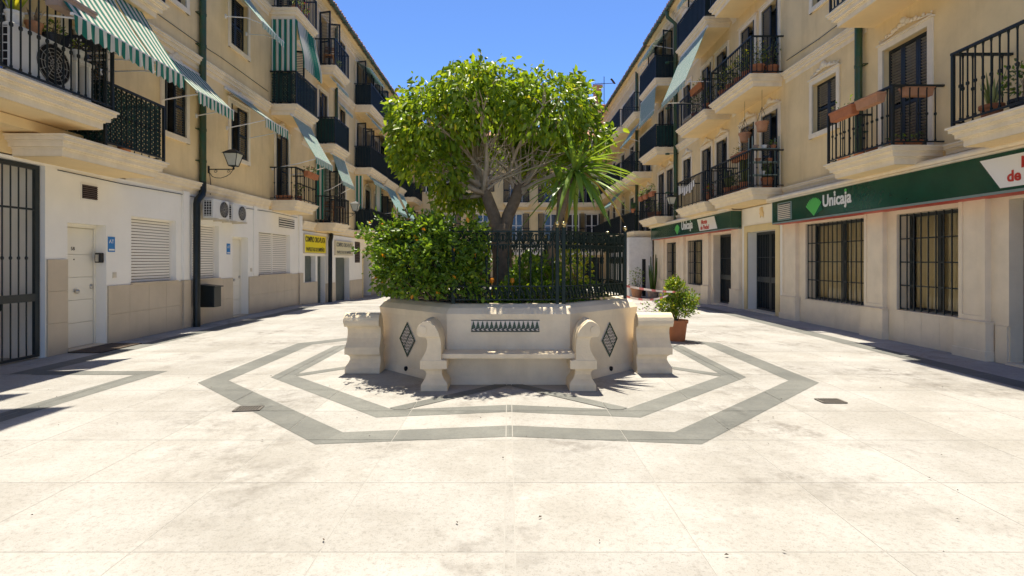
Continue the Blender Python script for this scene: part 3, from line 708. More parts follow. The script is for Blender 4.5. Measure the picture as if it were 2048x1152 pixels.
for a, b, z in ((-8, 14.75, 0.56), (17.3, 27.8, 0.50)):
    gg = [o for o in gops if a < o[0] < b]
    m = MB(); wallgrid(m, 1, a, b, z, 3.17, gg); m.build('stone_wall', 'bank_stone', RA, recalc=False)
    m = MB(); wallgrid(m, 1, a, b, -0.5, z, gg, -0.02); m.build('plinth_backing', 'bank_stone', RA, recalc=False)
m = MB(); wallgrid(m, 1, 14.75, 17.3, -0.6, 3.17, [portal]); m.build('portal_wall', 'white_wall', RA, recalc=False)
def plinth(u0, u1, zt):
    n = max(1, round((u1 - u0) / 0.46)); wd = (u1 - u0) / n
    for k in range(n):
        b = MB(); b.fbox(1, u0 + k * wd + 0.0022, u0 + (k + 1) * wd - 0.0022, -0.019, 0.012, gz(u0) - 0.05, zt - 0.003); b.build('stone_panel', 'bank_stone', RA)
for a, b, zt in ((-1.0, 5.58, 0.56), (8.1, 8.3, 0.56), (8.95, 10.62, 0.575), (11.32, 13.85, 0.56), (19.8, 20.2, 0.5), (20.75, 22.9, 0.5), (23.6, 27.0, 0.5)): plinth(a, b, zt)
def pilaster(u0, u1, zp=0.58, zt=2.62):
    m = MB(); z0 = gz(u0) - 0.05
    m.fbox(1, u0, u1, -0.01, 0.075, zp, zt); p = m.build('pilaster', 'bank_stone', RA)
    w = u1 - u0; fr = 0.07
    m = MB()
    for a, b, c, d in ((u0, u0 + fr, zp + 0.02, zt), (u1 - fr, u1, zp + 0.02, zt), (u0 + fr, u1 - fr, zt - 0.09, zt - 0.001), (u0 + fr, u1 - fr, zp + 0.02, zp + 0.10)): m.fbox(1, a, b, 0.075, 0.092, c, d)
    m.build('panel_frame', 'bank_stone', p)
    m = MB(); m.fbox(1, u0 - 0.05, u1 + 0.05, -0.01, 0.13, z0, zp); m.build('plinth_block', 'bank_stone', p, bevel=0.006)
    m = MB(); m.fbox(1, u0 - 0.065, u1 + 0.065, -0.009, 0.15, z0, z0 + 0.20); m.build('plinth_base', 'bank_stone', p, bevel=0.005); m = MB(); m.fbox(1, u0 - 0.06, u1 + 0.06, -0.009, 0.14, zp, zp + 0.022); m.build('plinth_cap', 'bank_stone', p, bevel=0.005)
for a, b in ((8.38, 8.88), (10.68, 11.24), (13.92, 14.60), (17.35, 17.95), (20.0, 20.6), (22.85, 23.5), (25.8, 26.4)): pilaster(a, b)
BARS = {}
def bank_window(op, nb, hz, label=None):
    a, b, z0, z1, d = op
    m = MB(); fr = 0.06
    for u0, u1 in ((a, a + fr), (b - fr, b), ((a + b) / 2 - 0.04, (a + b) / 2 + 0.04)): m.fbox(1, u0, u1, -d, -d + 0.05, z0, z1)
    for zz in (z0, z1 - fr): m.fbox(1, a + fr, (a + b) / 2 - 0.04, -d, -d + 0.049, zz, zz + fr); m.fbox(1, (a + b) / 2 + 0.04, b - fr, -d, -d + 0.049, zz, zz + fr)
    w = m.build('bank_window', 'gate_iron', RA)
    m = MB(); m.add([F(1, a, -d + 0.012, z0), F(1, a, -d + 0.012, z1), F(1, b, -d + 0.012, z1), F(1, b, -d + 0.012, z0)], [(0, 1, 2, 3)]); m.build('pane', 'window_glass', w, recalc=False)
    m = MB(); n = 90
    for k in range(n):
        u0 = a + (b - a) * k / n; u1 = a + (b - a) * (k + 1) / n
        q = lambda u: -d - 0.07 - 0.035 * math.sin(u * 41) - 0.02 * math.sin(u * 17 + 1)
        m.add([F(1, u0, q(u0), z0), F(1, u1, q(u1), z0), F(1, u1, q(u1), z1), F(1, u0, q(u0), z1)], [(0, 1, 2, 3)])
    m.build('curtain', 'curtain', w, recalc=False, smooth=True)
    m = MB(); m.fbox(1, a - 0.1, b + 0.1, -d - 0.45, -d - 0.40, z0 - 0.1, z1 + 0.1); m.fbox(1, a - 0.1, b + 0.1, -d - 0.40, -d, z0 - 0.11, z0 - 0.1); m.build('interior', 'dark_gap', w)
    for k in range(hz):
        z = z0 + 0.03 + (z1 - z0 - 0.06) * k / (hz - 1); m = MB(); m.fbox(1, a + 0.01, b - 0.01, -0.085, -0.063, z - 0.012, z + 0.012); m.build('grille_rail', 'gate_iron', w)
    k0 = round(z1 - z0, 3)
    if k0 not in BARS:
        t = MB(); t.box(-0.009, 0.009, -0.009, 0.009, 0.01, k0 - 0.01); BARS[k0] = t.mesh('grille_bar', 'gate_iron')
    for k in range(nb): link('grille_bar', BARS[k0], w, F(1, a + 0.03 + (b - a - 0.06) * k / (nb - 1), -0.052, z0))
bank_window(rw1, 14, 5); bank_window(rw2, 9, 5); bank_window(rw4, 10, 5); bank_window(rw5, 8, 5)
m = MB(); m.fbox(1, 21.0, 21.35, -0.27, -0.262, 1.2, 1.75); m.build('notice', 'sign_white', RA)
def grille_door(op, leaves_):
    a, b, z0, z1, d = op; z0 = gz((a + b) / 2) + 0.02
    m = MB(); m.fbox(1, a, b, -d - 0.1, -d - 0.06, z0 - 0.3, z1); back = m.build('entrance_door', 'pane_dark', RA)
    for k in range(leaves_):
        u0 = a + (b - a) * k / leaves_ + 0.01; u1 = a + (b - a) * (k + 1) / leaves_ - 0.01
        m = MB()
        for q0, q1 in ((u0, u0 + 0.05), (u1 - 0.05, u1)): m.fbox(1, q0, q1, -d - 0.03, -d + 0.03, z0, z1 - 0.01)
        for zz, h in ((z0, 0.07), (z0 + 0.86, 0.16), (z1 - 0.08, 0.07), (z0 + 1.6, 0.02)): m.fbox(1, u0 + 0.05, u1 - 0.05, -d - 0.028, -d + 0.028, zz, zz + h)
        lf = m.build('door_grille', 'gate_iron', RA); u = u0 + 0.13
        while u < u1 - 0.08:
            t = MB(); t.fbox(1, u - 0.011, u + 0.011, -d - 0.011, -d + 0.011, z0 + 0.07, z1 - 0.08); t.build('grille_bar', 'gate_iron', lf); u += 0.105
    m = MB(); m.fbox(1, a, b, -d, 0.06, z0 - 0.2, z0 + 0.015); m.build('threshold', 'bank_stone', RA)
grille_door(portal, 2); grille_door(bd, 1); grille_door(rd0, 2)
m = MB()
for u0, u1 in ((14.9, 15.1), (16.9, 17.1)): m.fbox(1, u0, u1, -0.01, 0.03, gz(16) - 0.05, 2.40)
m.fbox(1, 14.9, 17.1, -0.01, 0.031, 2.40, 2.60); m.build('portal_surround', 'portal_yellow', RA)
m = MB(); relief(m, lambda a, z: F(1, 15.95 + a * 0.4, 0.01, 2.75 + z * 1.4), 0.5); m.build('stucco_emblem', 'soffit_paint', RA, smooth=True)

# ---- right far building
RB = tag(empty('apartment_building', (7.42, 33, -0.3)), 'farther right apartment building behind a white brick corner wall', 'building')
fl = (3.05, 6.12, 9.2); ops = []
for c, (a, b) in enumerate(((28.1, 31.0), (31.3, 36.6), (37.0, 41.5))):
    for i, z in enumerate(fl):
        balcony(RB, 1, a, b, z, 0.98 + 0.12 * (c % 2), False, 'screen_dark' if c > 0 or i == 0 else None, sidescreen=False); balcony_doors(RB, 1, a + 0.1, b - 0.1, z, 'half', i == 0, ops)
m = MB(); wallgrid(m, 1, 27.8, 43, 2.7, 12.3, ops); wallgrid(m, 1, 28.2, 43, -0.6, 2.7, []); m.build('upper_wall', 'stucco', RB, recalc=False)
m = MB()
for z in fl: course(RB, 1, 36.7, 36.95, z - 0.02); course(RB, 1, 41.6, 43, z - 0.02)
roof(RB, 1, 27.81, 43, 12.4); shell(RB, 1, 27.82, 43, 12.3)
m = MB(); m.box(6.2, 7.40, 28.0, 28.15, -0.5, 2.72); m.box(6.2, 6.35, 28.15, 33, -0.5, 2.72); bw = m.build('corner_wall', 'white_brick', RB)
bz = -0.3; row = 0; k0 = MB()
while bz < 2.66:
    x = 6.21 - (0.14 if row % 2 else 0)
    while x < 7.36:
        x0, x1 = max(x, 6.205), min(x + 0.262, 7.37)
        if x1 - x0 > 0.04 and not (6.84 < (x0 + x1) / 2 < 7.06 and bz < 1.65):
            k = MB(); e = random.uniform(0.006, 0.014); k.box(x0 + 0.006, x1 - 0.006, 28.0 - e, 27.999, bz + 0.005, bz + 0.075); k.build('brick', 'white_brick', bw)
        x += 0.27
    bz += 0.083; row += 1
m = MB(); m.box(6.86, 7.04, 27.97, 28.01, -0.3, 1.6); m.build('slit_window', 'pane_dark', RB)

# ---- back building closing the square
BK = tag(empty('apartment_building', (0, 43, -0.34)), 'ochre apartment building closing the far end behind the tree', 'building')
YB = 42.4
pb = lambda u, q, z: (u, YB - q, z)
ops = []; wins = []
def bwin(x0, x1, z0, z1, door=False):
    ops.append((x0, x1, z0, z1, 0.2)); m = MB()
    for a, b, c, d in ((x0 - 0.12, x0, z0, z1), (x1, x1 + 0.12, z0, z1), (x0 - 0.12, x1 + 0.12, z1, z1 + 0.14)): m.box(a, b, YB - 0.035, YB + 0.01, c, d)
    if not door: m.box(x0 - 0.12, x1 + 0.12, YB - 0.06, YB + 0.01, z0 - 0.12, z0)
    w = m.build('window', 'cream', BK)
    m = MB(); m.box(x0, x1, YB + 0.2, YB + 0.23, z0, z1); m.build('pane', 'pane_dark', w)
    xc = (x0 + x1) / 2; m = MB()
    for a, b in ((x0, x0 + 0.07), (x1 - 0.07, x1), (xc - 0.05, xc + 0.05)): m.box(a, b, YB + 0.12, YB + 0.2, z0, z1)
    for zz in (z0, z0 + (z1 - z0) * 0.55, z1 - 0.07): m.box(x0 + 0.07, xc - 0.05, YB + 0.13, YB + 0.2, zz, zz + 0.06); m.box(xc + 0.05, x1 - 0.07, YB + 0.13, YB + 0.2, zz, zz + 0.06)
    m.build('casement', 'frame_white', w)
    wd = (x1 - x0) / 2
    for sg, xe in ((-1, x0), (1, x1)): link('shutter', shutter_mesh(wd - 0.01, z1 - z0 - 0.02), w, (xe + sg * wd / 2, YB - 0.07, z0 + 0.01))
def bbalc(x0, x1, z):
    m = MB()
    for a, b, ins in MOULD: m.box(x0 + ins, x1 - ins, YB - 0.75 + ins, YB, z - 0.3 + a, z - 0.3 + b)
    sb = m.build('balcony', 'cream', BK)
    m = MB(); m.box(x0 + 0.05, x1 - 0.05, YB - 0.70, YB - 0.66, z + 0.96, z + 1.0); m.box(x0 + 0.05, x1 - 0.05, YB - 0.70, YB - 0.67, z + 0.05, z + 0.08)
    x = x0 + 0.06
    while x < x1 - 0.05: m.box(x, x + 0.02, YB - 0.69, YB - 0.67, z, z + 0.96); x += 0.12
    stuff(m.build('balusters', 'iron', sb))
for x in (-6.0, -4.6, -2.0): 
    for z in (3.0, 6.1, 8.9): bwin(x - 0.45, x + 0.45, z + 0.75, z + 2.1)
for x in (0.6, 3.3, 5.0, 6.5):
    for z in (3.0, 5.95, 8.9): bwin(x - 0.5, x + 0.5, z + 0.02, z + 2.15, True)
for z in (3.0, 5.95, 8.9): bbalc(-0.4, 1.7, z); bbalc(2.3, 7.3, z)
ops.append((5.9, 7.1, -0.6, 1.75, 0.3)); ops.append((1.5, 3.4, -0.6, 1.9, 0.3)); ops.append((-3.0, -1.4, -0.6, 1.9, 0.3))
m = MB()
wallgrid(m, 1, -14, 14, -0.6, 11.0, ops, pt=pb); m.build('facade_wall', 'stucco', BK, recalc=False)
for z0, z1 in ((2.72, 2.95), (5.3, 5.4)): m = MB(); m.box(-14, 14, YB - 0.12, YB, z0, z1); m.build('string_course', 'cream', BK)
m = MB(); m.box(-14, 14, YB - 0.03, YB - 0.001, 1.95, 2.72); m.build('ground_floor_band', 'white_wall', BK)
for a, b in ((5.9, 7.1), (1.5, 3.4), (-3.0, -1.4)): m = MB(); m.box(a, b, YB + 0.25, YB + 0.3, -0.4, 1.9); m.build('entrance_door', 'shutter_dark', BK)
m = MB(); m.add([(-14, YB - 0.5, 11.0), (14, YB - 0.5, 11.0), (14, YB + 4.5, 12.6), (-14, YB + 4.5, 12.6), (14, YB + 9, 11), (-14, YB + 9, 11)], [(0, 1, 2, 3), (3, 2, 4, 5)])
m.box(-14, 14, YB - 0.45, YB + 0.2, 10.9, 10.98); rf = m.build('roof', 'roof_tile', BK, recalc=False)
m = MB(); x = -14
while x < 14: m.tube([(x, YB - 0.55, 11.06), (x, YB + 1.0, 11.58)], [0.08, 0.07], 6); x += 0.22
stuff(m.build('roof_tiles', 'roof_tile', rf))
m = MB(); m.box(-14, 14, YB + 9, YB + 9.1, -0.6, 11); m.box(-14, -13.9, YB, YB + 9, -0.6, 11); m.box(13.9, 14, YB, YB + 9, -0.6, 11); m.build('side_walls', 'stucco', BK)
def tower(x0, x1, y0, h, label):
    t = tag(empty('building_block', ((x0 + x1) / 2, y0, 0)), label, 'building')
    m = MB(); m.box(x0, x1, y0, y0 + 7, -0.5, h); m.build('wall', 'stucco', t)
    m = MB(); m.add([(x0 - 0.4, y0 - 0.4, h), (x1 + 0.4, y0 - 0.4, h), (x1 + 0.4, y0 + 7.4, h), (x0 - 0.4, y0 + 7.4, h), ((x0 + x1) / 2, y0 + 3.5, h + 1.4)], [(0, 1, 4), (1, 2, 4), (2, 3, 4), (3, 0, 4), (0, 3, 2, 1)]); rf = m.build('roof', 'roof_tile', t)
    m = MB(); x = x0 - 0.35
    while x < x1 + 0.4: m.tube([(x, y0 - 0.48, h + 0.06), (x, y0 + 0.4, h + 0.34)], [0.09, 0.08], 7); x += 0.24
    stuff(m.build('roof_tiles', 'roof_tile', rf)); return t
tower(-16, -8.3, 44, 14.45, 'tall tiled-roof block rising behind the end of the left roofline')
TR = tower(7.2, 15, 46, 14.4, 'tall tiled-roof block rising behind the end of the right roofline')
m = MB(); m.box(7.2, 7.8, 45.8, 46.4, 14.3, 16.1); m.box(7.1, 7.9, 45.7, 46.5, 16.1, 16.25); m.build('chimney', 'terracotta_pale', TR)
ant = MB(); ant.tube([(8.05, 45.9, 14.3), (8.05, 45.9, 17.0)], 0.03, 6); ant.bar((7.1, 45.9, 16.35), (8.9, 45.9, 16.45), 0.04)
for k in range(6): ant.bar((7.3 + k * 0.12, 45.55, 16.37), (7.3 + k * 0.12, 46.25, 16.37), 0.02)
ant.bar((8.6, 45.7, 16.75), (9.0, 46.1, 16.45), 0.18, 0.03)
tag(ant.build('television_antenna', 'iron', loc=(8.05, 45.9, 14.4)), 'dark television antenna on the far right roof against the sky', 'antenna')
# ------------------------------------------------------------------ planter with fence, benches, tree
PC = (0.0, 8.66); AP = 1.855
def octp(ap):
    a = ap * math.tan(R(22.5))
    return [(PC[0] + x, PC[1] + y) for x, y in ((-a, -ap), (a, -ap), (ap, -a), (ap, a), (a, ap), (-a, ap), (-ap, a), (-ap, -a))]
PL = tag(empty('planter', (PC[0], PC[1], 0)), 'octagonal cream plaster planter with inset tiles in the middle of the plaza', 'planter')
prof = [(0.035, -0.02), (0.03, 0.03), (0.008, 0.10), (-0.004, 0.35), (-0.006, 0.6), (0.0, 0.80), (0.012, 0.875), (0.004, 0.885), (-0.05, 0.945), (-0.13, 0.99), (-0.21, 0.995), (-0.26, 0.985), (-0.27, 0.85)]
m = MB(); vs_ = []; fs = []
for o, z in prof: vs_ += [(x, y, z) for x, y in octp(AP + o)]
for i in range(len(prof) - 1):
    for k in range(8): fs.append((i * 8 + k, i * 8 + (k + 1) % 8, (i + 1) * 8 + (k + 1) % 8, (i + 1) * 8 + k))
m.add(vs_, fs); m.build('planter_wall', 'plaster', PL, recalc=False)
m = MB(); q = octp(AP - 0.25); m.add([(x, y, 0.93) for x, y in q], [tuple(range(8))]); m.build('soil', 'soil', PL, recalc=False)
# tile strip on the front face
yf = PC[1] - AP + 0.004
m = MB(); m.box(-0.465, 0.385, yf - 0.008, yf + 0.01, 0.655, 0.80); strip = m.build('tile_strip', 'tile_white', PL)
m = MB(); m.box(-0.467, 0.387, yf - 0.011, yf - 0.006, 0.792, 0.802); m.box(-0.467, 0.387, yf - 0.011, yf - 0.006, 0.652, 0.660); m.box(-0.465, 0.385, yf - 0.0095, yf - 0.006, 0.660, 0.700); m.build('tile_border', 'tile_dark', strip)
for k in range(15):
    xc = -0.437 + k * 0.0567; m = MB()
    for hw, z0, z1 in ((0.024, 0.700, 0.722), (0.018, 0.722, 0.744), (0.011, 0.744, 0.768), (0.006, 0.768, 0.784)): m.box(xc - hw, xc + hw, yf - 0.0105, yf - 0.007, z0, z1)
    m.build('tile_merlon', 'tile_green', strip)
    m = MB(); m.prism([(-0.02, 0), (0.004, 0.013), (0.024, 0.013), (0.0, 0.0), (0.024, -0.013), (0.004, -0.013)], lambda a, b, t, xc=xc: (xc + a, t, 0.680 + b), yf - 0.0115, yf - 0.009); m.build('tile_chevron', 'tile_white', strip)
def diamond(sg):
    A = Vector((sg * octp(AP)[1][0], octp(AP)[1][1], 0)); B = Vector((sg * AP, octp(AP)[2][1], 0)); t = (B - A).normalized(); n = Vector((t.y * sg, -t.x * sg, 0)); n = n if n.y < 0 else -n
    c = A + (B - A) * 0.55; zc = 0.47; hw, hh = 0.185, 0.24
    fn = lambda a, b, e: tuple(c + t * a + n * (e - 0.0) + Vector((0, 0, zc + b)))
    m = MB(); m.prism([(-hw, 0), (0, -hh), (hw, 0), (0, hh)], fn, -0.01, 0.010); d = m.build('tile_plaque', 'tile_white', PL)
    m = MB(); k = 0.84; P0 = [(-hw, 0), (0, -hh), (hw, 0), (0, hh)]
    for i in range(4):
        a, b = P0[i], P0[(i + 1) % 4]; m.prism([a, b, (b[0] * k, b[1] * k), (a[0] * k, a[1] * k)], fn, 0.009, 0.014)
    e0, e1 = (-hw * 0.45, hh * 0.5), (hw * 0.45, -hh * 0.5); m.bar(fn(*e0, 0.011), fn(*e1, 0.011), 0.012, 0.008); m.build('plaque_border', 'tile_green', d)
    m = MB(); N_ = 9
    for i in range(N_):
        for j in range(N_):
            a = ((i + j) / (N_ - 1) - 1) * hw * 0.74; b = ((i - j) / (N_ - 1)) * hh * 0.74; r = 0.0145
            sh = [(a - r, b), (a, b - r * 0.45), (a + r, b + r * 0.9), (a + r * 0.1, b + r * 0.55)] if (i + j) % 2 else [(a - r, b + r * 0.8), (a, b - r), (a + r, b), (a, b + r * 0.2)]
            m.prism(sh, fn, 0.0095, 0.0125)
    m.build('plaque_pattern', 'tile_dark', d)
    m = MB(); cc = A + (B - A) * 0.56; r0 = 0.032
    ring = [(r0 * math.cos(2 * math.pi * i / 14), r0 * math.sin(2 * math.pi * i / 14)) for i in range(14)]
    m.prism(ring, lambda a, b, e: tuple(cc + t * a + n * (e + 0.012) + Vector((0, 0, 0.075 + b))), 0.0, 0.02); m.build('drain_hole', 'dark_gap', PL)
diamond(-1); diamond(1)
# bench arms: rows of (z, outer u, inner u, front inset); u grows outwards
ARM = [(0.0, 0.155, -0.16, 0.0), (0.075, 0.155, -0.16, 0.0), (0.10, 0.14, -0.15, 0.012), (0.14, 0.115, -0.115, 0.04), (0.19, 0.10, -0.09, 0.06), (0.23, 0.108, -0.085, 0.055), (0.258, 0.14, -0.095, 0.03), (0.262, 0.165, -0.155, 0.0), (0.36, 0.165, -0.15, 0.0), (0.372, 0.155, -0.085, 0.008),
       (0.42, 0.125, -0.085, 0.016), (0.48, 0.095, -0.085, 0.02), (0.55, 0.082, -0.083, 0.022), (0.60, 0.088, -0.078, 0.022), (0.635, 0.105, -0.070, 0.018), (0.642, 0.175, -0.068, 0.0), (0.66, 0.196, -0.064, 0.0), (0.69, 0.206, -0.055, 0.0), (0.73, 0.204, -0.035, 0.0), (0.77, 0.188, -0.005, 0.0), (0.80, 0.160, 0.03, 0.0), (0.82, 0.125, 0.055, 0.0), (0.828, 0.10, 0.075, 0.0)]
def arm(name, parent, fn, depth):
    """fn(u, v, z): u outward, v from the planter (0) to the front (depth)"""
    m = MB(); vs_ = []; fs = []
    for z, uo, ui, ins in ARM: vs_ += [fn(uo, 0, z), fn(uo, depth - ins, z), fn(ui, depth - ins, z), fn(ui, 0, z)]
    for i in range(len(ARM) - 1):
        for k in range(4): fs.append((i * 4 + k, i * 4 + (k + 1) % 4, (i + 1) * 4 + (k + 1) % 4, (i + 1) * 4 + k))
    fs += [(0, 1, 2, 3), tuple((len(ARM) - 1) * 4 + k for k in range(4))]
    m.add(vs_, fs); o = m.build(name, 'bench_stone', parent, bevel=0.006)
    b = MB(); c = (0.135, 0.722); pts = [(c[0] + 0.052 * math.cos(a), c[1] + 0.052 * math.sin(a)) for a in [2 * math.pi * i / 14 for i in range(14)]]
    b.prism(pts, lambda a, z, t: fn(a, t, z), depth, depth + 0.012); b.build('scroll_boss', 'bench_stone', o, bevel=0.004)
    return o
def bench(label, ang, half, depth=0.40):
    ca, sa = math.cos(ang), math.sin(ang)
    T = lambda x, y, z: (PC[0] + x * ca - y * sa, PC[1] + x * sa + y * ca, z)   # canonical bench faces -Y
    b = tag(empty('stone_bench', T(0, -AP - 0.2, 0)), label, 'bench', 'stone benches around the planter')
    y0 = -AP + 0.10
    for sg in (-1, 1): arm('bench_arm', b, lambda u, v, z, sg=sg: T(sg * (half - 0.16) + sg * u, y0 - v, z), depth + 0.08)
    m = MB(); a, c = (-half + 0.24), (half - 0.24); P = [T(a, y0 - 0.05, 0), T(c, y0 - 0.05, 0), T(c, y0 - depth - 0.01, 0), T(a, y0 - depth - 0.01, 0)]
    m.add([(p[0], p[1], z) for z in (0.372, 0.432) for p in P], [(0, 1, 2, 3), (4, 5, 6, 7), (0, 1, 5, 4), (1, 2, 6, 5), (2, 3, 7, 6), (3, 0, 4, 7)]); m.build('seat', 'bench_stone', b, bevel=0.008)
    return b
bench('cream stone bench with scroll arms facing the camera', 0, 1.04)
bench('stone bench on the left side of the planter, its scroll arm seen side-on', R(-90), 1.24)
bench('stone bench on the right side of the planter beside the potted shrub', R(90), 1.24)
# iron fence on the rim
FN = tag(empty('planter_fence', (PC[0], PC[1], 0.99)), 'ornate dark green cast-iron fence standing on the planter rim', 'fence')
fv = octp(1.70); fb = None; N0 = 0.99
for k in range(8):
    A, B = Vector((*fv[k], 0)), Vector((*fv[(k + 1) % 8], 0)); t = (B - A).normalized(); Ln = (B - A).length; n = Vector((t.y, -t.x, 0))
    pt = lambda a, z, e=0.0: tuple(A + t * a + n * e + Vector((0, 0, z)))
    for z, h in ((1.915, 0.022), (1.745, 0.014), (1.215, 0.016), (1.045, 0.018)): m = MB(); m.bar(pt(0.03, z), pt(Ln - 0.03, z), 0.022, h); m.build('fence_rail', 'fence_iron', FN)
    if fb is None:
        b_ = MB(); b_.lathe((0, 0, 0), [(0.010, 0.05), (0.010, 0.22), (0.017, 0.235), (0.012, 0.25), (0.012, 0.50), (0.022, 0.53), (0.015, 0.555), (0.024, 0.58), (0.012, 0.61), (0.010, 0.75), (0.016, 0.76), (0.010, 0.78), (0.010, 0.92)], 7); fb = b_.mesh('fence_baluster', 'fence_iron')
    nb = 10
    for i in range(1, nb): link('fence_baluster', fb, FN, pt(Ln * i / nb, N0))
    m = MB()
    for i in range(nb):
        a = Ln * (i + 0.5) / nb
        ring = [pt(a + 0.042 * math.cos(q), 1.835 + 0.045 * math.sin(q)) for q in [2 * math.pi * j / 10 for j in range(11)]]; m.tube(ring, 0.0085, 5, cap=False)
        m.tube([pt(a, 1.88), pt(a, 1.79)], [0.012, 0.016], 5)
        for sg in (-1, 1): m.tube([pt(a + sg * 0.045, 1.90), pt(a + sg * 0.064, 1.83), pt(a + sg * 0.035, 1.775)], [0.014, 0.009, 0.013], 5)
        m.tube([pt(a, 1.742), pt(a, 1.70), pt(a, 1.665)], [0.015, 0.017, 0.002], 5)
        for sg in (-1, 1): m.tube([pt(a + sg * 0.035, 1.742), pt(a + sg * 0.04, 1.715), pt(a + sg * 0.03, 1.69)], [0.011, 0.013, 0.003], 5)
    m.build('fence_frieze', 'fence_iron', FN)
    m = MB()
    for i in range(nb * 2):
        a = Ln * (i + 0.5) / (nb * 2)
        m.tube([pt(a - 0.028, 1.21), pt(a - 0.010, 1.17), pt(a + 0.014, 1.13), pt(a + 0.028, 1.05)], [0.011, 0.016, 0.016, 0.011], 5)
        ring = [pt(a + 0.022 * math.cos(q), 1.13 + 0.03 * math.sin(q)) for q in [2 * math.pi * j / 7 for j in range(8)]]; m.tube(ring, 0.007, 4, cap=False)
    m.build('fence_panel', 'fence_iron', FN)
    c = fv[k]
    for dx in ((0, -0.082) if k == 1 else (0,)):
        m = MB(); m.box(c[0] + dx - 0.023, c[0] + dx + 0.023, c[1] - 0.023, c[1] + 0.023, N0 - 0.005, 1.965); p = m.build('fence_post', 'fence_iron', FN, bevel=0.004)
        m = MB(); m.lathe((c[0] + dx, c[1], 1.965), [(0.018, 0), (0.014, 0.02)], 12); m.blob((c[0] + dx, c[1], 2.012), 0.034, 0.034, 0.034, 14); m.build('ball_finial', 'brass', p, smooth=True)
# ficus tree
TR_ = tag(empty('ficus_tree', (-0.10, 8.7, 0.93)), 'forked broad-crowned green tree growing inside the fenced planter', 'tree')
m = MB(); CY = 8.7
def limb(mb, a, b, r0, r1, n=7, wob=0.06, k=6, sag=0.0):
    a, b = Vector(a), Vector(b); L_ = (b - a).length; pts = []; o1 = Vector(rng.normal(0, wob * L_, 3)); 
    for i in range(k + 1):
        t = i / k; pts.append(a.lerp(b, t) + o1 * math.sin(math.pi * t) + Vector((0, 0, sag * math.sin(math.pi * t))))
    mb.tube(pts, [r0 + (r1 - r0) * (i / k) for i in range(k + 1)], n); return pts
m.tube([(-0.08, CY, 0.9), (-0.09, CY, 1.15), (-0.10, CY, 1.55), (-0.11, CY, 1.95), (-0.12, CY, 2.12)], [0.20, 0.165, 0.15, 0.17, 0.15], 12)
F0 = Vector((-0.13, CY, 2.05)); LL = Vector((-0.40, CY - 0.02, 2.72)); RL = Vector((0.20, CY + 0.05, 2.78))
m.tube([F0 + Vector((0.0, 0, -0.2)), F0 + Vector((-0.10, -0.01, 0.2)), F0 + Vector((-0.19, -0.02, 0.45)), LL], [0.12, 0.105, 0.095, 0.085], 10)
m.tube([F0 + Vector((0.03, 0, -0.2)), F0 + Vector((0.12, 0.02, 0.2)), F0 + Vector((0.23, 0.04, 0.45)), RL], [0.12, 0.10, 0.095, 0.085], 10)
m.build('trunk', 'bark', TR_, smooth=True)
LOBES = [(-1.30, 0.0, 3.82, .62, .62, .58), (-0.66, 0.1, 4.13, .60, .7, .55), (-0.08, 0.0, 4.12, .52, .7, .56), (0.40, 0.2, 3.72, .46, .6, .48), (0.86, 0.0, 3.93, .58, .65, .54), (1.20, 0.0, 3.50, .46, .6, .50), (-1.40, 0.0, 3.25, .50, .6, .50), (-1.0, -.5, 2.86, .36, .4, .36),
         (0.62, 0.3, 3.12, .46, .5, .40), (-0.3, 0.95, 3.75, .8, .6, .65), (0.5, 0.9, 3.6, .7, .6, .6), (-1.0, 0.85, 3.5, .6, .6, .6), (-0.45, -0.95, 3.85, .7, .5, .55), (0.5, -0.9, 3.75, .65, .5, .52), (-1.05, -0.65, 3.55, .55, .5, .5), (-0.62, 0.3, 2.55, .26, .3, .26), (-0.98, 0.2, 2.52, .24, .3, .24), (-1.62, 0.1, 3.55, .3, .4, .4)]
m = MB(); tw = []
for (x, y, z, rx, ry, rz) in LOBES:
    c = Vector((x, CY + y, z)); base = LL if x < -0.1 else RL
    st_ = base + Vector(rng.normal(0, 0.04, 3)) + Vector((0, 0, -0.12)); pts = limb(m, st_, c, 0.042, 0.016, 7, 0.09)
    for j in range(9):
        d = Vector(rng.normal(0, 1, 3)); d.z = abs(d.z) * 0.8 - 0.15; d.normalize(); e = c + Vector((d.x * rx, d.y * ry, d.z * rz)) * 0.9
        s_ = pts[random.randint(2, 6)]; q = limb(m, s_, e, 0.013, 0.004, 5, 0.08, 4); tw.append((s_, e))
for k in range(26):
    b0 = (LL if k % 2 else RL) + Vector(rng.normal(0, 0.05, 3)); az = rng.uniform(0, 6.28); el = R(rng.uniform(8, 75)); L_ = rng.uniform(0.7, 1.35)
    q = limb(m, b0, b0 + Vector((math.cos(az) * math.cos(el), math.sin(az) * math.cos(el) * 0.8, math.sin(el))) * L_, rng.uniform(0.014, 0.026), 0.006, 6, 0.09, 6)
    for j in range(3): limb(m, q[3 + j], q[3 + j] + Vector(rng.normal(0, 0.22, 3)), 0.008, 0.003, 4, 0.08, 3)
m.build('branches', 'bark_pale', TR_, smooth=True)
P_, D_ = [], []
for (x, y, z, rx, ry, rz) in LOBES:
    n = int(1600 * (rx * ry * rz / 0.2) ** 0.72)
    p, v = shell_pts(n, (x, CY + y, z), (rx, ry, rz), 0.5); keep = (v[:, 2] > -0.55) | (rng.uniform(0, 1, n) < 0.45)
    p += rng.normal(0, 0.045, p.shape); P_.append(p[keep]); D_.append((v * 0.55 + np.array([0, 0, -0.75]))[keep])
cl = rng.integers(0, len(tw), 150)   # leaf sprays along twigs break the outline
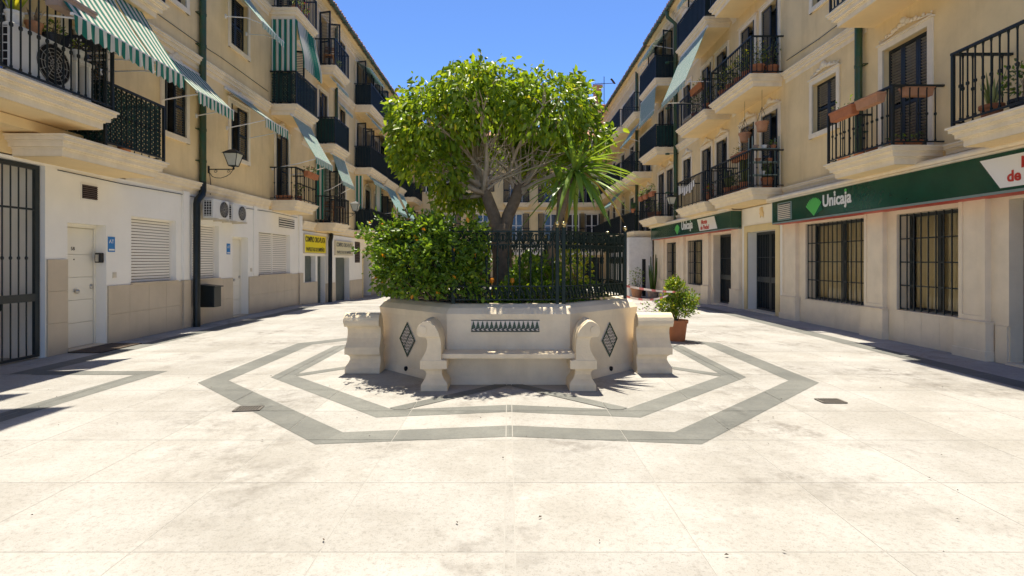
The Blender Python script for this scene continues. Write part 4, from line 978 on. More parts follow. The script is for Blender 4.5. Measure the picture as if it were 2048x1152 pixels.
for k in cl:
    e = np.array(tw[k][1]); d = e - np.array(tw[k][0]); d /= np.linalg.norm(d) + 1e-6
    nn = 9; p = e + d * rng.uniform(-0.08, 0.12, (nn, 1)) + rng.normal(0, 0.035, (nn, 3)); P_.append(p); D_.append(np.tile(d * 0.5 + np.array([0, 0, -0.7]), (nn, 1)))
P_ = np.concatenate(P_); D_ = np.concatenate(D_)
# clumping: drop leaves where a coarse 3-D noise is low, so gaps show
h = np.sin(P_[:, 0] * 7.1 + 1.3 * np.sin(P_[:, 2] * 5.3)) + np.sin(P_[:, 1] * 6.3 + 1.7 * np.sin(P_[:, 0] * 4.1)) + np.sin(P_[:, 2] * 8.2 + 1.1 * np.sin(P_[:, 1] * 5.7))
kp = (h > -0.95) | (rng.uniform(0, 1, len(h)) < 0.12)
leaves(P_[kp], D_[kp], 0.108, 0.50, ['leaf_a', 'leaf_b', 'leaf_c', 'leaf_y'], [0.40, 0.33, 0.24, 0.03], 'crown', TR_, loc=(0, 8.7, 3.5), jitter=0.4, fold=0.18)
# climbing hedge spilling over the left of the fence
HD = tag(empty('climbing_hedge', (-1.0, 7.3, 0.95)), 'dense green climbing shrub with orange flowers swallowing the left fence panels', 'shrub')
HL = [(-1.72, 7.80, 1.58, .30, .30, .34), (-1.62, 7.72, 1.28, .26, .28, .26), (-1.5, 7.45, 1.35, .38, .32, .42), (-1.2, 7.15, 1.35, .36, .3, .42), (-0.85, 6.98, 1.55, .38, .28, .38), (-0.66, 6.97, 1.27, .34, .2, .32), (-0.48, 7.0, 1.42, .26, .18, .32), (-0.42, 6.98, 1.15, .16, .12, .16),
      (-1.55, 7.55, 1.80, .36, .36, .26), (-0.95, 7.15, 1.92, .32, .34, .22), (-0.55, 7.10, 1.86, .30, .3, .2), (-1.86, 7.85, 1.93, .26, .22, .10), (-1.1, 7.05, 1.12, .3, .22, .2), (-1.3, 7.7, 1.9, .3, .4, .2), (-0.5, 7.5, 1.7, .4, .4, .3), (-1.2, 7.9, 1.6, .5, .5, .35)]
P_, D_ = [], []
for (x, y, z, rx, ry, rz) in HL:
    n = int(1250 * (rx * ry * rz / 0.045) ** 0.75); p, v = shell_pts(n, (x, y, z), (rx, ry, rz), 0.55); p += rng.normal(0, 0.03, p.shape); P_.append(p); D_.append(v * 0.8 + np.array([0, -0.1, -0.3]))
for k in range(90):
    l = HL[rng.integers(0, len(HL))]; v = rng.normal(0, 1, 3); v[2] = abs(v[2]) * 0.7; v[1] = -abs(v[1]) * 0.6; v[0] -= 0.1; v /= np.linalg.norm(v); e = np.array(l[:3]) + v * np.array(l[3:6]); t = rng.uniform(0, 0.2, (14, 1)); P_.append(e + v * t + rng.normal(0, 0.018, (14, 3))); D_.append(np.tile(v, (14, 1)) + rng.normal(0, 0.5, (14, 3)))
P_ = np.concatenate(P_); D_ = np.concatenate(D_)
h = np.sin(P_[:, 0] * 11 + 1.3 * np.sin(P_[:, 2] * 9.3)) + np.sin(P_[:, 1] * 8.3 + 1.7 * np.sin(P_[:, 0] * 7.1)) + np.sin(P_[:, 2] * 12 + 1.1 * np.sin(P_[:, 1] * 8.7))
kp = (h > -1.15) & (P_[:, 2] > 1.07) & ((P_[:, 2] > 1.32) | (rng.uniform(0, 1, len(h)) < 0.45)) & (P_[:, 0] < -0.27)
leaves(P_[kp], D_[kp], 0.064, 0.55, ['hedge_a', 'hedge_b', 'hedge_c', 'leaf_b', 'flower_o'], [0.42, 0.26, 0.235, 0.075, 0.01], 'foliage', HD, loc=(-1.0, 7.3, 1.4), jitter=0.5)
m = MB()
for k in range(46):
    l = HL[random.randrange(len(HL))]; c = Vector(l[:3]); limb(m, (c.x * 0.8 - 0.1, c.y + 0.35, 0.95), Vector((c.x + rng.normal(0, 0.15), max(c.y + rng.normal(0, 0.1), 6.98), max(1.2, c.z + rng.normal(0, 0.15)))), 0.011, 0.004, 5, 0.04, 5)
m.build('stems', 'bark', HD)
# strap leaves (yucca and clivia)
def strap(mb, base, d, L_, wd, droop, mi, k=5):
    base = Vector(base); d = Vector(d).normalized(); side = d.cross(Vector((0, 0, 1)))
    side = side.normalized() if side.length > 0.1 else Vector((1, 0, 0)); pts = []
    for i in range(k + 1):
        t = i / k; c = base + d * L_ * t + Vector((0, 0, -droop * L_ * t * t)); wv = wd * (0.45 + 1.3 * t if t < 0.4 else max(0.02, 1.0 - ((t - 0.4) / 0.6) ** 1.7))
        nn = side.cross(d).normalized(); pts.append((c - side * wv / 2 + nn * wv * 0.22, c, c + side * wv / 2 + nn * wv * 0.22))
    vs_ = [p for q in pts for p in q]; fs = []
    for i in range(k): fs += [(i * 3, i * 3 + 1, i * 3 + 4, i * 3 + 3), (i * 3 + 1, i * 3 + 2, i * 3 + 5, i * 3 + 4)]
    mb.add(vs_, fs, mi)
YU = tag(empty('yucca_plant', (0.60, 7.85, 0.93)), 'leaning yucca with long sword leaves inside the planter, right of the tree', 'plant')
YY = 7.85
m = MB(); m.tube([(0.54, YY, 0.9), (0.57, YY, 1.35), (0.63, YY, 1.75), (0.70, YY, 2.05), (0.80, YY, 2.35), (0.92, YY, 2.76)], [0.07, 0.062, 0.057, 0.055, 0.052, 0.047], 9)
m.tube([(0.72, YY, 2.12), (0.74, YY + 0.02, 2.4), (0.73, YY + 0.03, 2.7)], [0.038, 0.038, 0.033], 8); m.build('stem', 'bark', YU, smooth=True)
m = MB()
for hd, nn, L_ in (((0.96, YY - 0.02, 2.84), 70, 0.90), ((0.72, YY + 0.04, 2.74), 20, 0.55)):
    for k in range(nn):
        az = k * 2.39996; el = R(random.uniform(-48, 62)); d = (math.cos(az) * math.cos(el) + 0.42, math.sin(az) * math.cos(el), math.sin(el))
        strap(m, Vector(hd) + Vector((0, 0, random.uniform(-0.12, 0.08))), d, L_ * random.uniform(0.72, 1.15), random.uniform(0.06, 0.09), random.uniform(0.12, 0.48), random.choice([0, 0, 1]) if el > R(-38) else random.choice([0, 0, 2]))
m.build('sword_leaves', ['yucca_a', 'yucca_b', 'yucca_dry'], YU, recalc=False)
CLV = [(-0.42, 7.35), (-0.22, 7.25), (-0.02, 7.4), (0.05, 7.2), (0.32, 7.35)]
for k, (x, y) in enumerate(CLV):
    c = tag(empty('clivia_plant', (x, y, 0.93)), ['strap-leaved plant behind the fence at the hedge edge', 'arching strap-leaved plant with orange bloom in front of the trunk', 'strap-leaved plant with pale striped blades beside the trunk base', 'low strap-leaved plant at the foot of the fence below the trunk', 'strap-leaved plant between the tree trunk and the yucca stem'][k], 'plant', 'strap-leaved plants in the planter')
    m = MB()
    for j in range(26):
        az = random.uniform(0, 6.28); el = R(random.uniform(30, 80)); strap(m, (x + random.uniform(-.05, .05), y + random.uniform(-.05, .05), 0.92), (math.cos(az) * math.cos(el), math.sin(az) * math.cos(el), math.sin(el)), random.uniform(0.3, 0.52), 0.042, random.uniform(0.3, 0.7), 2 if k == 2 and j % 2 else random.choice([0, 1]))
    m.build('strap_leaves', ['hedge_b', 'hedge_a', 'variegated'], c, recalc=False)
    if k in (1, 3):
        m = MB(); m.blob((x, y - 0.05, 1.28), 0.03, 0.03, 0.04, 7); m.tube([(x, y, 0.95), (x, y - 0.05, 1.28)], 0.006, 5); m.build('bloom', 'flower_o', c)
def bush(name, label, lobes, n, size, mats, probs, group=None, zmin=None, cat='shrub', stem=True, wid=0.5):
    x, y, z = lobes[0][:3]; zb = min(l[2] - l[5] for l in lobes)
    b = tag(empty(name, (x, y, zb)), label, cat, group); P_, D_ = [], []
    for (x, y, z, rx, ry, rz) in lobes:
        p, v = shell_pts(n, (x, y, z), (rx, ry, rz), 0.45); P_.append(p + rng.normal(0, size * 0.3, p.shape)); D_.append(v + np.array([0, 0, -0.15]))
    P_ = np.concatenate(P_); D_ = np.concatenate(D_)
    if zmin is not None: k = P_[:, 2] > zmin; P_, D_ = P_[k], D_[k]
    leaves(P_, D_, size, wid, mats, probs, 'foliage', b, loc=lobes[0][:3], jitter=0.5)
    if stem:
        m = MB()
        for (x, y, z, rx, ry, rz) in lobes:
            for j in range(4): limb(m, (lobes[0][0] + random.uniform(-.05, .05), lobes[0][1], zb - 0.03), (x + random.uniform(-rx, rx) * .6, y, z), 0.012, 0.005, 5, 0.06, 4)
        m.build('stems', 'bark', b)
    return b
bush('garden_shrub', 'glossy green shrub behind the front fence, left of the yucca stem', [(0.38, 7.75, 1.32, .32, .3, .34), (0.2, 7.7, 1.2, .25, .25, .25), (0.62, 7.7, 1.2, .26, .25, .26)], 420, 0.075, ['hedge_a', 'hedge_b', 'leaf_b'], [.4, .35, .25], 'shrubs in the planter', 0.94)
bush('garden_shrub', 'sunlit yellow-green shrub behind the right fence panel', [(1.0, 8.6, 1.4, .34, .35, .4), (0.95, 9.1, 1.45, .3, .3, .35)], 420, 0.07, ['leaf_b', 'leaf_y', 'hedge_b'], [.5, .25, .25], 'shrubs in the planter', 0.94)
bush('garden_shrub', 'dark leafy shrub behind the tree trunk', [(-0.3, 9.3, 1.35, .5, .4, .42), (-0.9, 8.8, 1.3, .4, .4, .4), (0.35, 9.6, 1.3, .4, .4, .36)], 420, 0.08, ['hedge_a', 'hedge_b', 'hedge_c'], [.4, .3, .3], 'shrubs in the planter', 0.94)
bush('garden_shrub', 'low leafy shrub at the right corner post of the fence', [(1.15, 7.85, 1.08, .26, .22, .16), (0.75, 7.35, 1.06, .22, .16, .14)], 260, 0.06, ['hedge_a', 'hedge_b', 'leaf_b'], [.45, .35, .2], 'shrubs in the planter', 0.94)
bush('garden_shrub', 'low bright leafy shrub behind the middle of the front fence', [(0.05, 7.3, 1.12, .22, .16, .18), (0.45, 7.2, 1.1, .2, .14, .16)], 300, 0.06, ['hedge_b', 'leaf_b', 'hedge_a'], [.4, .3, .3], 'shrubs in the planter', 0.94)
# ------------------------------------------------------------------ awnings
def awning(label, s, u0, u1, p0, z0, p1, z1, val=0.2, mname='awning_wide', arms=True, armz=None, group='awnings on the facades', sag=0.03):
    a = tag(empty('awning', F(s, (u0 + u1) / 2, p0, z0)), label, 'awning', group)
    m = MB(); nu, nv = 26, 8; ph_ = u0 * 3.7
    def pt(u, t, e=0): return F(s, u, p0 + (p1 - p0) * t, z0 + (z1 - z0) * t - sag * math.sin(math.pi * t) + 0.012 * math.sin(math.pi * t) * math.sin(u * 7 + ph_ + 2 * t) + 0.006 * math.sin(u * 19 + ph_) * t * (1 - t) * 3 + e)
    vs_ = []; fs = []
    for e in (0, -0.005):
        for i in range(nu + 1):
            for j in range(nv + 1): vs_.append(pt(u0 + (u1 - u0) * i / nu, j / nv, e))
    K = (nu + 1) * (nv + 1)
    for i in range(nu):
        for j in range(nv):
            q = i * (nv + 1) + j; fs += [(q, q + 1, q + nv + 2, q + nv + 1), (K + q, K + q + nv + 1, K + q + nv + 2, K + q + 1)]
    m.add(vs_, fs); m.build('fabric', mname, a, recalc=False)
    if val:
        m = MB(); n = max(8, int((u1 - u0) / 0.035)); vs_ = []; fs = []
        for i in range(n + 1):
            u = u0 + (u1 - u0) * i / n; dz = val * (0.80 + 0.20 * abs(math.sin(u * math.pi / 0.155))); w_ = 0.012 * math.sin(u * 23)
            vs_ += [F(s, u, p1 + 0.022, z1 - 0.01), F(s, u, p1 + 0.026 + w_, z1 - 0.01 - dz)]
            if i: fs.append((2 * i - 2, 2 * i, 2 * i + 1, 2 * i - 1))
        m.add(vs_, fs); m.build('valance', mname, a, recalc=False)
    m = MB(); m.fbox(s, u0 - 0.02, u1 + 0.02, p1 - 0.018, p1 + 0.018, z1 - 0.026, z1 + 0.012); m.build('front_bar', 'frame_white', a)
    m = MB(); m.tube([F(s, u0 - 0.03, p0 - 0.03, z0 + 0.02), F(s, u1 + 0.03, p0 - 0.03, z0 + 0.02)], 0.038, 10); m.build('roller', 'frame_white', a, smooth=True)
    if arms:
        za = armz if armz is not None else z1 - 0.25
        for u in (u0 + 0.12, u1 - 0.12):
            m = MB(); e = F(s, u, p1, z1 - 0.02); b0 = F(s, u - 0.02, 0.0, za); mid = F(s, u - 0.01, p1 * 0.55, za + (z1 - za) * 0.35 + 0.03)
            m.tube([b0, mid, e], 0.014, 6); m.fbox(s, u - 0.05, u + 0.01, 0, 0.03, za - 0.05, za + 0.05); m.build('arm', 'frame_white', a)
    return a
awning('wide green and white striped awning over the upper near-left balcony', -1, 7.45, 9.12, 0.66, 6.10, 1.42, 4.92, 0.26, armz=4.95)
awning('striped awning panel beside the green downpipe end of the near-left balcony', -1, 9.18, 9.98, 0.66, 6.10, 1.42, 4.92, 0.26, armz=4.95)
awning('striped awning over the first-floor window behind the left green downpipe', -1, 11.5, 13.0, 0.06, 5.92, 0.81, 5.11, 0.25, armz=4.95)
awning('striped awning over the shuttered first-floor window above the wall lantern', -1, 14.16, 15.6, 0.06, 6.0, 1.05, 5.25, 0.25, armz=5.0)
awning('blue-green awning over the second-floor window at the top left', -1, 14.1, 15.45, 0.06, 8.9, 1.0, 7.72, 0.16, 'awning_fine', armz=7.9)
awning('steep striped awning shading the first-floor balcony with the flower box', -1, 16.9, 18.5, 0.68, 6.03, 1.40, 4.74, 0.2, 'awning_fine', armz=4.4)
awning('steep striped awning above the balcony with the wooden table and chairs', -1, 20.9, 22.5, 0.62, 5.62, 1.0, 4.58, 0.15, 'awning_fine', armz=4.1)
awning('rolled short striped awning under the dark screened left balcony', -1, 26.2, 29.0, 0.65, 5.62, 0.9, 5.35, 0.15, 'awning_fine', arms=False)
awning('pale steep awning on the far left, nearer of the two by the hedge', -1, 29.7, 32.4, 0.63, 5.62, 1.36, 4.2, 0.2, 'awning_pale', armz=4.0)
awning('pale steep awning on the far left, farther of the two by the hedge', -1, 33.0, 34.8, 0.7, 5.62, 1.45, 4.1, 0.2, 'awning_pale', armz=4.0)
awning('pale awning hanging beside the tree crown on the second floor left', -1, 30.9, 33.4, 0.3, 8.6, 0.75, 7.0, 0.2, 'awning_pale', armz=6.9)
awning('narrow rolled striped awning under the third-floor left balcony with a chair', -1, 21.0, 22.5, 0.55, 8.6, 0.75, 8.38, 0.14, 'awning_fine', arms=False)
awning('narrow rolled striped awning under the far third-floor left balcony', -1, 26.3, 29.0, 0.55, 8.6, 0.75, 8.38, 0.14, 'awning_fine', arms=False)
awning('green awning edge over the far third-floor left balcony under the gutter', -1, 26.2, 29.0, 0.05, 11.15, 0.75, 10.75, 0.1, 'awning_pale', arms=False)
awning('faded awning under the far end of the left roof gutter', -1, 29.8, 32.4, 0.05, 11.1, 0.95, 10.3, 0.0, 'awning_pale', armz=10.2)
awning('small striped awning over the short second-floor window on the left', -1, 23.6, 24.7, 0.05, 8.35, 0.3, 8.1, 0.14, 'awning_fine', arms=False)
awning('unseen long striped awning stretched out over the upper near-left windows', -1, 6.9, 8.02, 0.05, 9.3, 2.75, 7.9, 0.2, armz=7.9)  # out of view, added and stretched for its shadow on the left paving
awning('unseen striped awning over the next upper near-left window', -1, 8.2, 8.62, 0.05, 9.2, 1.78, 8.0, 0.15, armz=7.8)  # also above the frame, sized to cast a second shadow tip
awning('big turquoise striped awning slanting from the third-floor right balcony', 1, 18.2, 20.95, 0.80, 9.33, 1.52, 7.56, 0.2, 'awning_fine', armz=7.5)
awning('striped vertical sun blind hanging below the far third-floor right balcony', 1, 24.3, 27.1, 0.85, 9.3, 0.93, 8.25, 0.2, 'awning_fine', arms=False)
awning('striped awning below the right gutter next to the green downpipe', 1, 24.3, 27.0, 0.05, 12.0, 1.0, 11.2, 0.2, 'awning_fine', armz=11.0)
awning('small striped awning on the top floor at the upper edge on the right', 1, 19.2, 21.0, 0.05, 12.0, 0.9, 11.3, 0.2, 'awning_fine', armz=11.1)
awning('folded pale awning on the far right second floor near the yucca leaves', 1, 28.3, 30.8, 0.55, 8.75, 1.1, 7.9, 0.1, 'awning_pale', armz=7.6)
awning('folded pale awning on the far right first floor beyond the yucca leaves', 1, 33.0, 35.5, 0.5, 5.75, 1.25, 4.9, 0.1, 'awning_pale', armz=4.5)
# hanging striped curtains
def drape(label, s, along, c0, c1, fixed, z0, z1, flare=0.0, mname='curtain_stripe'):
    m = MB(); n = 44; k = 8; vs_ = []; fs = []
    for i in range(n + 1):
        for j in range(k + 1):
            t = j / k; a = c0 + (c1 - c0) * i / n; z = z0 + (z1 - z0) * t; wv = 0.022 * math.sin(a * 38) + flare * math.sin(t * 1.7) ** 2
            vs_.append(F(s, fixed + (-wv), a, z) if along == 'p' else F(s, a, fixed + wv, z))
            if i and j: q = i * (k + 1) + j; fs.append((q - k - 2, q - 1, q, q - k - 1))
    m.add(vs_, fs); o = m.build('striped_curtain', mname, None, loc=F(s, (c0 + c1) / 2 if along == 'u' else fixed, fixed if along == 'u' else (c0 + c1) / 2, z1), recalc=False, smooth=True)
    tag(o, label, 'curtain', 'striped balcony curtains'); return o
drape('flat green and white curtain closing the near end of the second-floor left balcony', -1, 'p', 0.04, 0.80, 16.92, 9.03, 7.40)
drape('green and white curtain bellying out along the second-floor left balcony front', -1, 'u', 16.95, 18.55, 0.80, 9.03, 7.55, 0.22, 'curtain_stripe_y')
drape('green striped curtain at the near end of the balcony with wooden chairs', -1, 'p', 0.04, 0.35, 20.8, 5.6, 3.1)
drape('gathered striped curtain behind the balcony with wooden chairs', -1, 'u', 21.2, 22.2, 0.12, 5.6, 3.3, 0.0, 'curtain_stripe_y')
drape('tall striped curtain beside the second lantern on the left', -1, 'p', 0.02, 0.40, 26.15, 5.6, 2.9)
drape('gathered striped curtain over the first-floor door behind the hedge', -1, 'u', 28.0, 29.2, 0.55, 5.5, 3.6, 0.0, 'curtain_stripe_y')
# ------------------------------------------------------------------ pipes, lanterns, air conditioners
def pipe(label, s, pts, r, mname, brk, joints=True, lower=None):
    p = tag(empty('drainpipe', F(s, *pts[-1])), label, 'drainpipe', 'drainpipes')
    m = MB(); m.tube([F(s, *q) for q in pts], r, 12); m.build('pipe', mname, p, smooth=True, auto=50)
    if lower: m = MB(); m.tube([F(s, *q) for q in lower], r * 1.02, 12); m.build('lower_pipe', 'pipe_black', p, smooth=True, auto=50)
    for u, z in brk:
        m = MB(); m.tube([F(s, u, pts[0][1], z - 0.03), F(s, u, pts[0][1], z + 0.03)], r * 1.12, 12); m.fbox(s, u - 0.16, u - 0.03, 0, 0.02, z - 0.008, z + 0.012); m.fbox(s, u - 0.16, u - 0.14, 0, pts[0][1], z - 0.008, z + 0.012); m.build('pipe_bracket', mname, p)
    return p
pipe('green downpipe with black elbow on the near-left facade', -1, [(13.0, 0.09, 12.0), (13.0, 0.09, 3.42)], 0.075, 'pipe_green', [(13.0, z) for z in (3.9, 4.65, 5.5, 6.65, 7.4, 8.4)], lower=[(13.0, 0.09, 3.42), (13.0, 0.09, 3.22), (12.95, 0.10, 3.10), (12.70, 0.13, 2.95), (12.66, 0.14, 2.85), (12.66, 0.14, 0.0)])
pipe('black bent downpipe between the two gold-shop signs', -1, [(22.4, 0.10, 2.62), (22.35, 0.11, 2.5), (22.1, 0.15, 2.3), (22.1, 0.15, gz(22.1))], 0.085, 'pipe_black', [])
pipe('slim green downpipe beside the screened second-floor left balcony', -1, [(23.1, 0.09, 11.5), (23.1, 0.09, 2.7)], 0.065, 'pipe_green', [(23.1, z) for z in (4, 7, 10)])
pipe('thick green downpipe behind the near right balcony with troughs', 1, [(11.40, 0.10, 12.4), (11.40, 0.10, 3.3)], 0.072, 'pipe_green', [(11.40, z) for z in (4.2, 4.9, 5.6)])
pipe('long green downpipe on the right facade with crank below the gutter', 1, [(23.9, 0.45, 12.45), (23.9, 0.45, 12.2), (23.9, 0.10, 11.9), (23.9, 0.10, 3.1)], 0.085, 'pipe_green', [(23.9, z) for z in (4.5, 6.2, 8.2, 10.2)])
pipe('far green downpipe between the far right balconies', 1, [(31.15, 0.10, 12.3), (31.15, 0.10, 2.8)], 0.08, 'pipe_green', [(31.15, z) for z in (4, 7)])
def lantern(label, s, u, p, z, arm_=True, k=1.0):
    l = tag(empty('wall_lantern', F(s, u, 0, z)), label, 'lamp', 'wall lanterns')
    c = F(s, u, p, 0); zb = z + 0.08
    w0, w1, h = 0.085 * k, 0.165 * k, 0.30 * k
    m = MB(); P = lambda w, zz: [(c[0] - w, c[1] - w, zz), (c[0] + w, c[1] - w, zz), (c[0] + w, c[1] + w, zz), (c[0] - w, c[1] + w, zz)]
    m.add(P(w0 - 0.008, zb) + P(w1 - 0.008, zb + h), [(0, 1, 2, 3), (4, 5, 6, 7), (0, 1, 5, 4), (1, 2, 6, 5), (2, 3, 7, 6), (3, 0, 4, 7)]); m.build('glass', 'lamp_glass', l)
    m = MB()
    for a, b in zip(P(w0, zb), P(w1, zb + h)): m.bar(a, b, 0.014)
    for w_, zz in ((w0, zb), (w1, zb + h)):
        q = P(w_, zz)
        for i in range(4): m.bar(q[i], q[(i + 1) % 4], 0.016)
    m.add(P(w1 + 0.035, zb + h) + P(0.06 * k, zb + h + 0.10 * k), [(0, 1, 2, 3), (4, 5, 6, 7), (0, 1, 5, 4), (1, 2, 6, 5), (2, 3, 7, 6), (3, 0, 4, 7)])
    m.lathe((c[0], c[1], zb - 0.09), [(0.012, 0), (0.03, 0.02), (0.018, 0.05), (0.05, 0.09)], 10); m.lathe((c[0], c[1], zb + h + 0.1 * k), [(0.05 * k, 0), (0.02, 0.03), (0.012, 0.05)], 8); m.build('lamp_frame', 'iron', l)
    m = MB(); m.bar(F(s, u, 0, z), F(s, u, p, z), 0.022); m.fbox(s, u - 0.03, u + 0.03, 0, 0.02, z - 0.1, z + 0.08)
    m.tube([F(s, u, 0.02, z - 0.06)] + [F(s, u, p * t, z - 0.22 * math.sin(math.pi * (0.18 + t * 0.75)) * 1.0) for t in (0.15, 0.3, 0.5, 0.7, 0.85)] + [F(s, u, p, z)], 0.008, 5)
    for pc in (0.18, p - 0.12):
        m.tube([F(s, u, pc + 0.045 * (1 - i / 14) * math.cos(i * 0.8), z - 0.055 + 0.045 * (1 - i / 14) * math.sin(i * 0.8)) for i in range(11)], 0.006, 5)
    m.build('bracket', 'iron', l)
    if arm_: m = MB(); m.tube([F(s, u, 0.03, z - 0.08), F(s, u + 0.02, 0.04, z - 0.28), F(s, u + 0.06, 0.03, z - 0.4), F(s, u + 0.05, 0.02, z - 0.62)], 0.009, 5); m.build('cable', 'black_paint', l)
    return l
lantern('black iron lantern on a scroll bracket above the air conditioners', -1, 13.4, 0.62, 3.78)
lantern('lantern on the left beside the balcony with wooden chairs', -1, 22.9, 0.95, 3.52, False)
lantern('lantern on the right beside the long green downpipe', 1, 23.3, 0.45, 3.85, False)
def aircon(label, s, u0, u1, p0, p1, z0, z1, legs=True):
    a = tag(empty('air_conditioner', F(s, (u0 + u1) / 2, (p0 + p1) / 2, z0)), label, 'air conditioner', 'outdoor air conditioners')
    m = MB(); m.fbox(s, u0, u1, p0, p1, z0, z1); m.build('casing', 'plastic_white', a, bevel=0.012)
    uc, zc, r = u0 + (u1 - u0) * 0.66, (z0 + z1) / 2, (z1 - z0) * 0.42
    m = MB(); ring = [(r * math.cos(2 * math.pi * i / 24), r * math.sin(2 * math.pi * i / 24)) for i in range(24)]
    m.prism(ring, lambda x, y, t: F(s, uc + x, t, zc + y), p1 - 0.002, p1 + 0.006); fan = m.build('fan_opening', 'dark_gap', a)
    m = MB()
    for q in (0.25, 0.42, 0.6, 0.78, 1.0): m.tube([F(s, uc + r * q * math.cos(2 * math.pi * i / 20), p1 + 0.014, zc + r * q * math.sin(2 * math.pi * i / 20)) for i in range(21)], 0.005, 4, cap=False)
    for i in range(12): m.bar(F(s, uc + 0.02 * math.cos(i * .5236), p1 + 0.014, zc + 0.02 * math.sin(i * .5236)), F(s, uc + r * math.cos(i * .5236), p1 + 0.014, zc + r * math.sin(i * .5236)), 0.006)
    m.build('fan_guard', 'fan_grey', a)
    m = MB(); m.fbox(s, u0 - 0.006, u0 + 0.001, p0 + 0.04, p1 - 0.04, z0 + 0.05, z1 - 0.05, 0)
    for k in range(6): z = z0 + 0.07 + (z1 - z0 - 0.14) * k / 5; m.fbox(s, u0 - 0.012, u0 - 0.005, p0 + 0.04, p1 - 0.04, z - 0.006, z + 0.006, 1)
    for k in range(4): p = p0 + 0.04 + (p1 - p0 - 0.08) * k / 3; m.fbox(s, u0 - 0.0115, u0 - 0.005, p - 0.006, p + 0.006, z0 + 0.05, z1 - 0.05, 1)
    m.build('side_coil', ['dark_gap', 'plastic_white'], a)
    if legs:
        for u in (u0 + 0.1, u1 - 0.1): m = MB(); m.fbox(s, u - 0.02, u + 0.02, 0, p1 + 0.06, z0 - 0.045, z0 - 0.003); m.fbox(s, u - 0.0195, u + 0.0195, 0, 0.03, z0 - 0.05, z0 + 0.25); m.build('wall_bracket', 'plastic_beige', a)
    else:
        m = MB()
        for u in (u0 + 0.1, u1 - 0.1): m.fbox(s, u - 0.03, u + 0.03, p0 + 0.02, p1 - 0.02, z0 - 0.05, z0)
        m.build('foot', 'pipe_black', a)
aircon('white wall-mounted air conditioner beside the black pipe, nearer of the pair', -1, 13.0, 13.74, 0.08, 0.34, 2.56, 3.02)
aircon('white wall-mounted air conditioner, farther of the pair above the second door', -1, 13.95, 14.66, 0.08, 0.33, 2.56, 3.0)
aircon('large white air conditioner standing on the near-left balcony', -1, 7.0, 7.98, 0.70, 1.0, 3.96, 4.62, False)
for lab, s_, pts in (('thin black cable clipped under the left string course', -1, [(8.9, 0.02, 3.02), (10.4, 0.02, 3.0), (12.2, 0.02, 3.03), (13.45, 0.02, 3.02), (15.2, 0.02, 3.0), (17.0, 0.02, 3.04), (19.0, 0.02, 3.02)]), ('thin grey cable running along the upper left wall above the awnings', -1, [(10.6, 0.02, 6.72), (12.9, 0.02, 6.70), (14.0, 0.02, 6.74), (16.7, 0.02, 6.71)]), ('thin grey cable running along the right wall beside the shuttered window', 1, [(11.6, 0.02, 6.85), (13.0, 0.02, 6.82), (14.5, 0.02, 6.86)])):
    m = MB(); m.tube([F(s_, *q) for q in pts], 0.008, 5); tag(m.build('wall_cable', 'pipe_black', None, loc=F(s_, *pts[0])), lab, 'cable')
# meter box, plates, keybox, mat, hose, switches
m = MB(); m.fbox(-1, 13.0, 13.32, 0.03, 0.36, 0.42, 0.92); mb_ = tag(empty('letter_box', F(-1, 13.16, 0.2, 0.42)), 'dark grey-green metal box on the wall beside the black downpipe', 'metal box'); m.build('box_body', 'pipe_black', mb_, bevel=0.01)
m = MB(); m.prism([(0.02, 0.92), (0.40, 0.90), (0.40, 0.925), (0.02, 0.96)], lambda a, b, t: F(-1, t, a, b), 12.97, 13.35); m.build('lid', 'pipe_black', mb_)
m = MB(); m.tube([F(-1, 13.34, 0.2, 0.72), F(-1, 13.40, 0.2, 0.72)], 0.02, 8); m.build('lock', 'steel', mb_)
for lab, u, z in (('blue tourist-apartment plate beside the first white door', 10.12, 1.84), ('small blue plate beside the second white door', 14.35, 1.84)):
    m = MB(); m.fbox(-1, u - 0.085, u + 0.085, 0.002, 0.012, z - 0.14, z + 0.14); o = m.build('apartment_plate', 'blue_plate', None, loc=F(-1, u, 0, z - 0.14)); tag(o, lab, 'sign', 'blue apartment plates')
    lettering('AT', 0.10, lambda x, y, zz, u=u, z=z: F(-1, u - 0.07 + x, 0.014 + zz, z + 0.02 + y), 'sign_white', o, depth=0.003)
    m = MB(); m.fbox(-1, u - 0.07, u + 0.07, 0.012, 0.015, z - 0.115, z - 0.085); m.build('white_line', 'sign_white', o)
kb = tag(empty('key_safe', F(-1, 9.96, -0.1, 1.5)), 'black key safe on the door reveal of the first white door', 'key safe')
m = MB(); m.box(-7.52, -7.42, 9.90, 9.998, 1.50, 1.68); m.build('case', 'black_paint', kb, bevel=0.012); m = MB(); m.box(-7.50, -7.44, 9.888, 9.9, 1.52, 1.65); m.build('keypad', 'steel', kb)
for lab, u, z in (('small beige bell switch beside the first white door', 10.2, 1.27), ('small beige bell switch beyond the second white door', 15.62, 1.27)):
    m = MB(); m.fbox(-1, u - 0.045, u + 0.045, 0.002, 0.014, z - 0.05, z + 0.05); m.fbox(-1, u - 0.025, u + 0.025, 0.014, 0.018, z - 0.03, z + 0.03); tag(m.build('bell_switch', 'plastic_beige', None, loc=F(-1, u, 0, z - 0.05)), lab, 'switch')
m = MB(); m.fbox(-1, 9.05, 10.05, 0.06, 0.62, 0.004, 0.02); tag(m.build('doormat', 'mat_brown', None, loc=F(-1, 9.55, 0.3, 0)), 'brown coir doormat on the paving before the first white door', 'doormat')
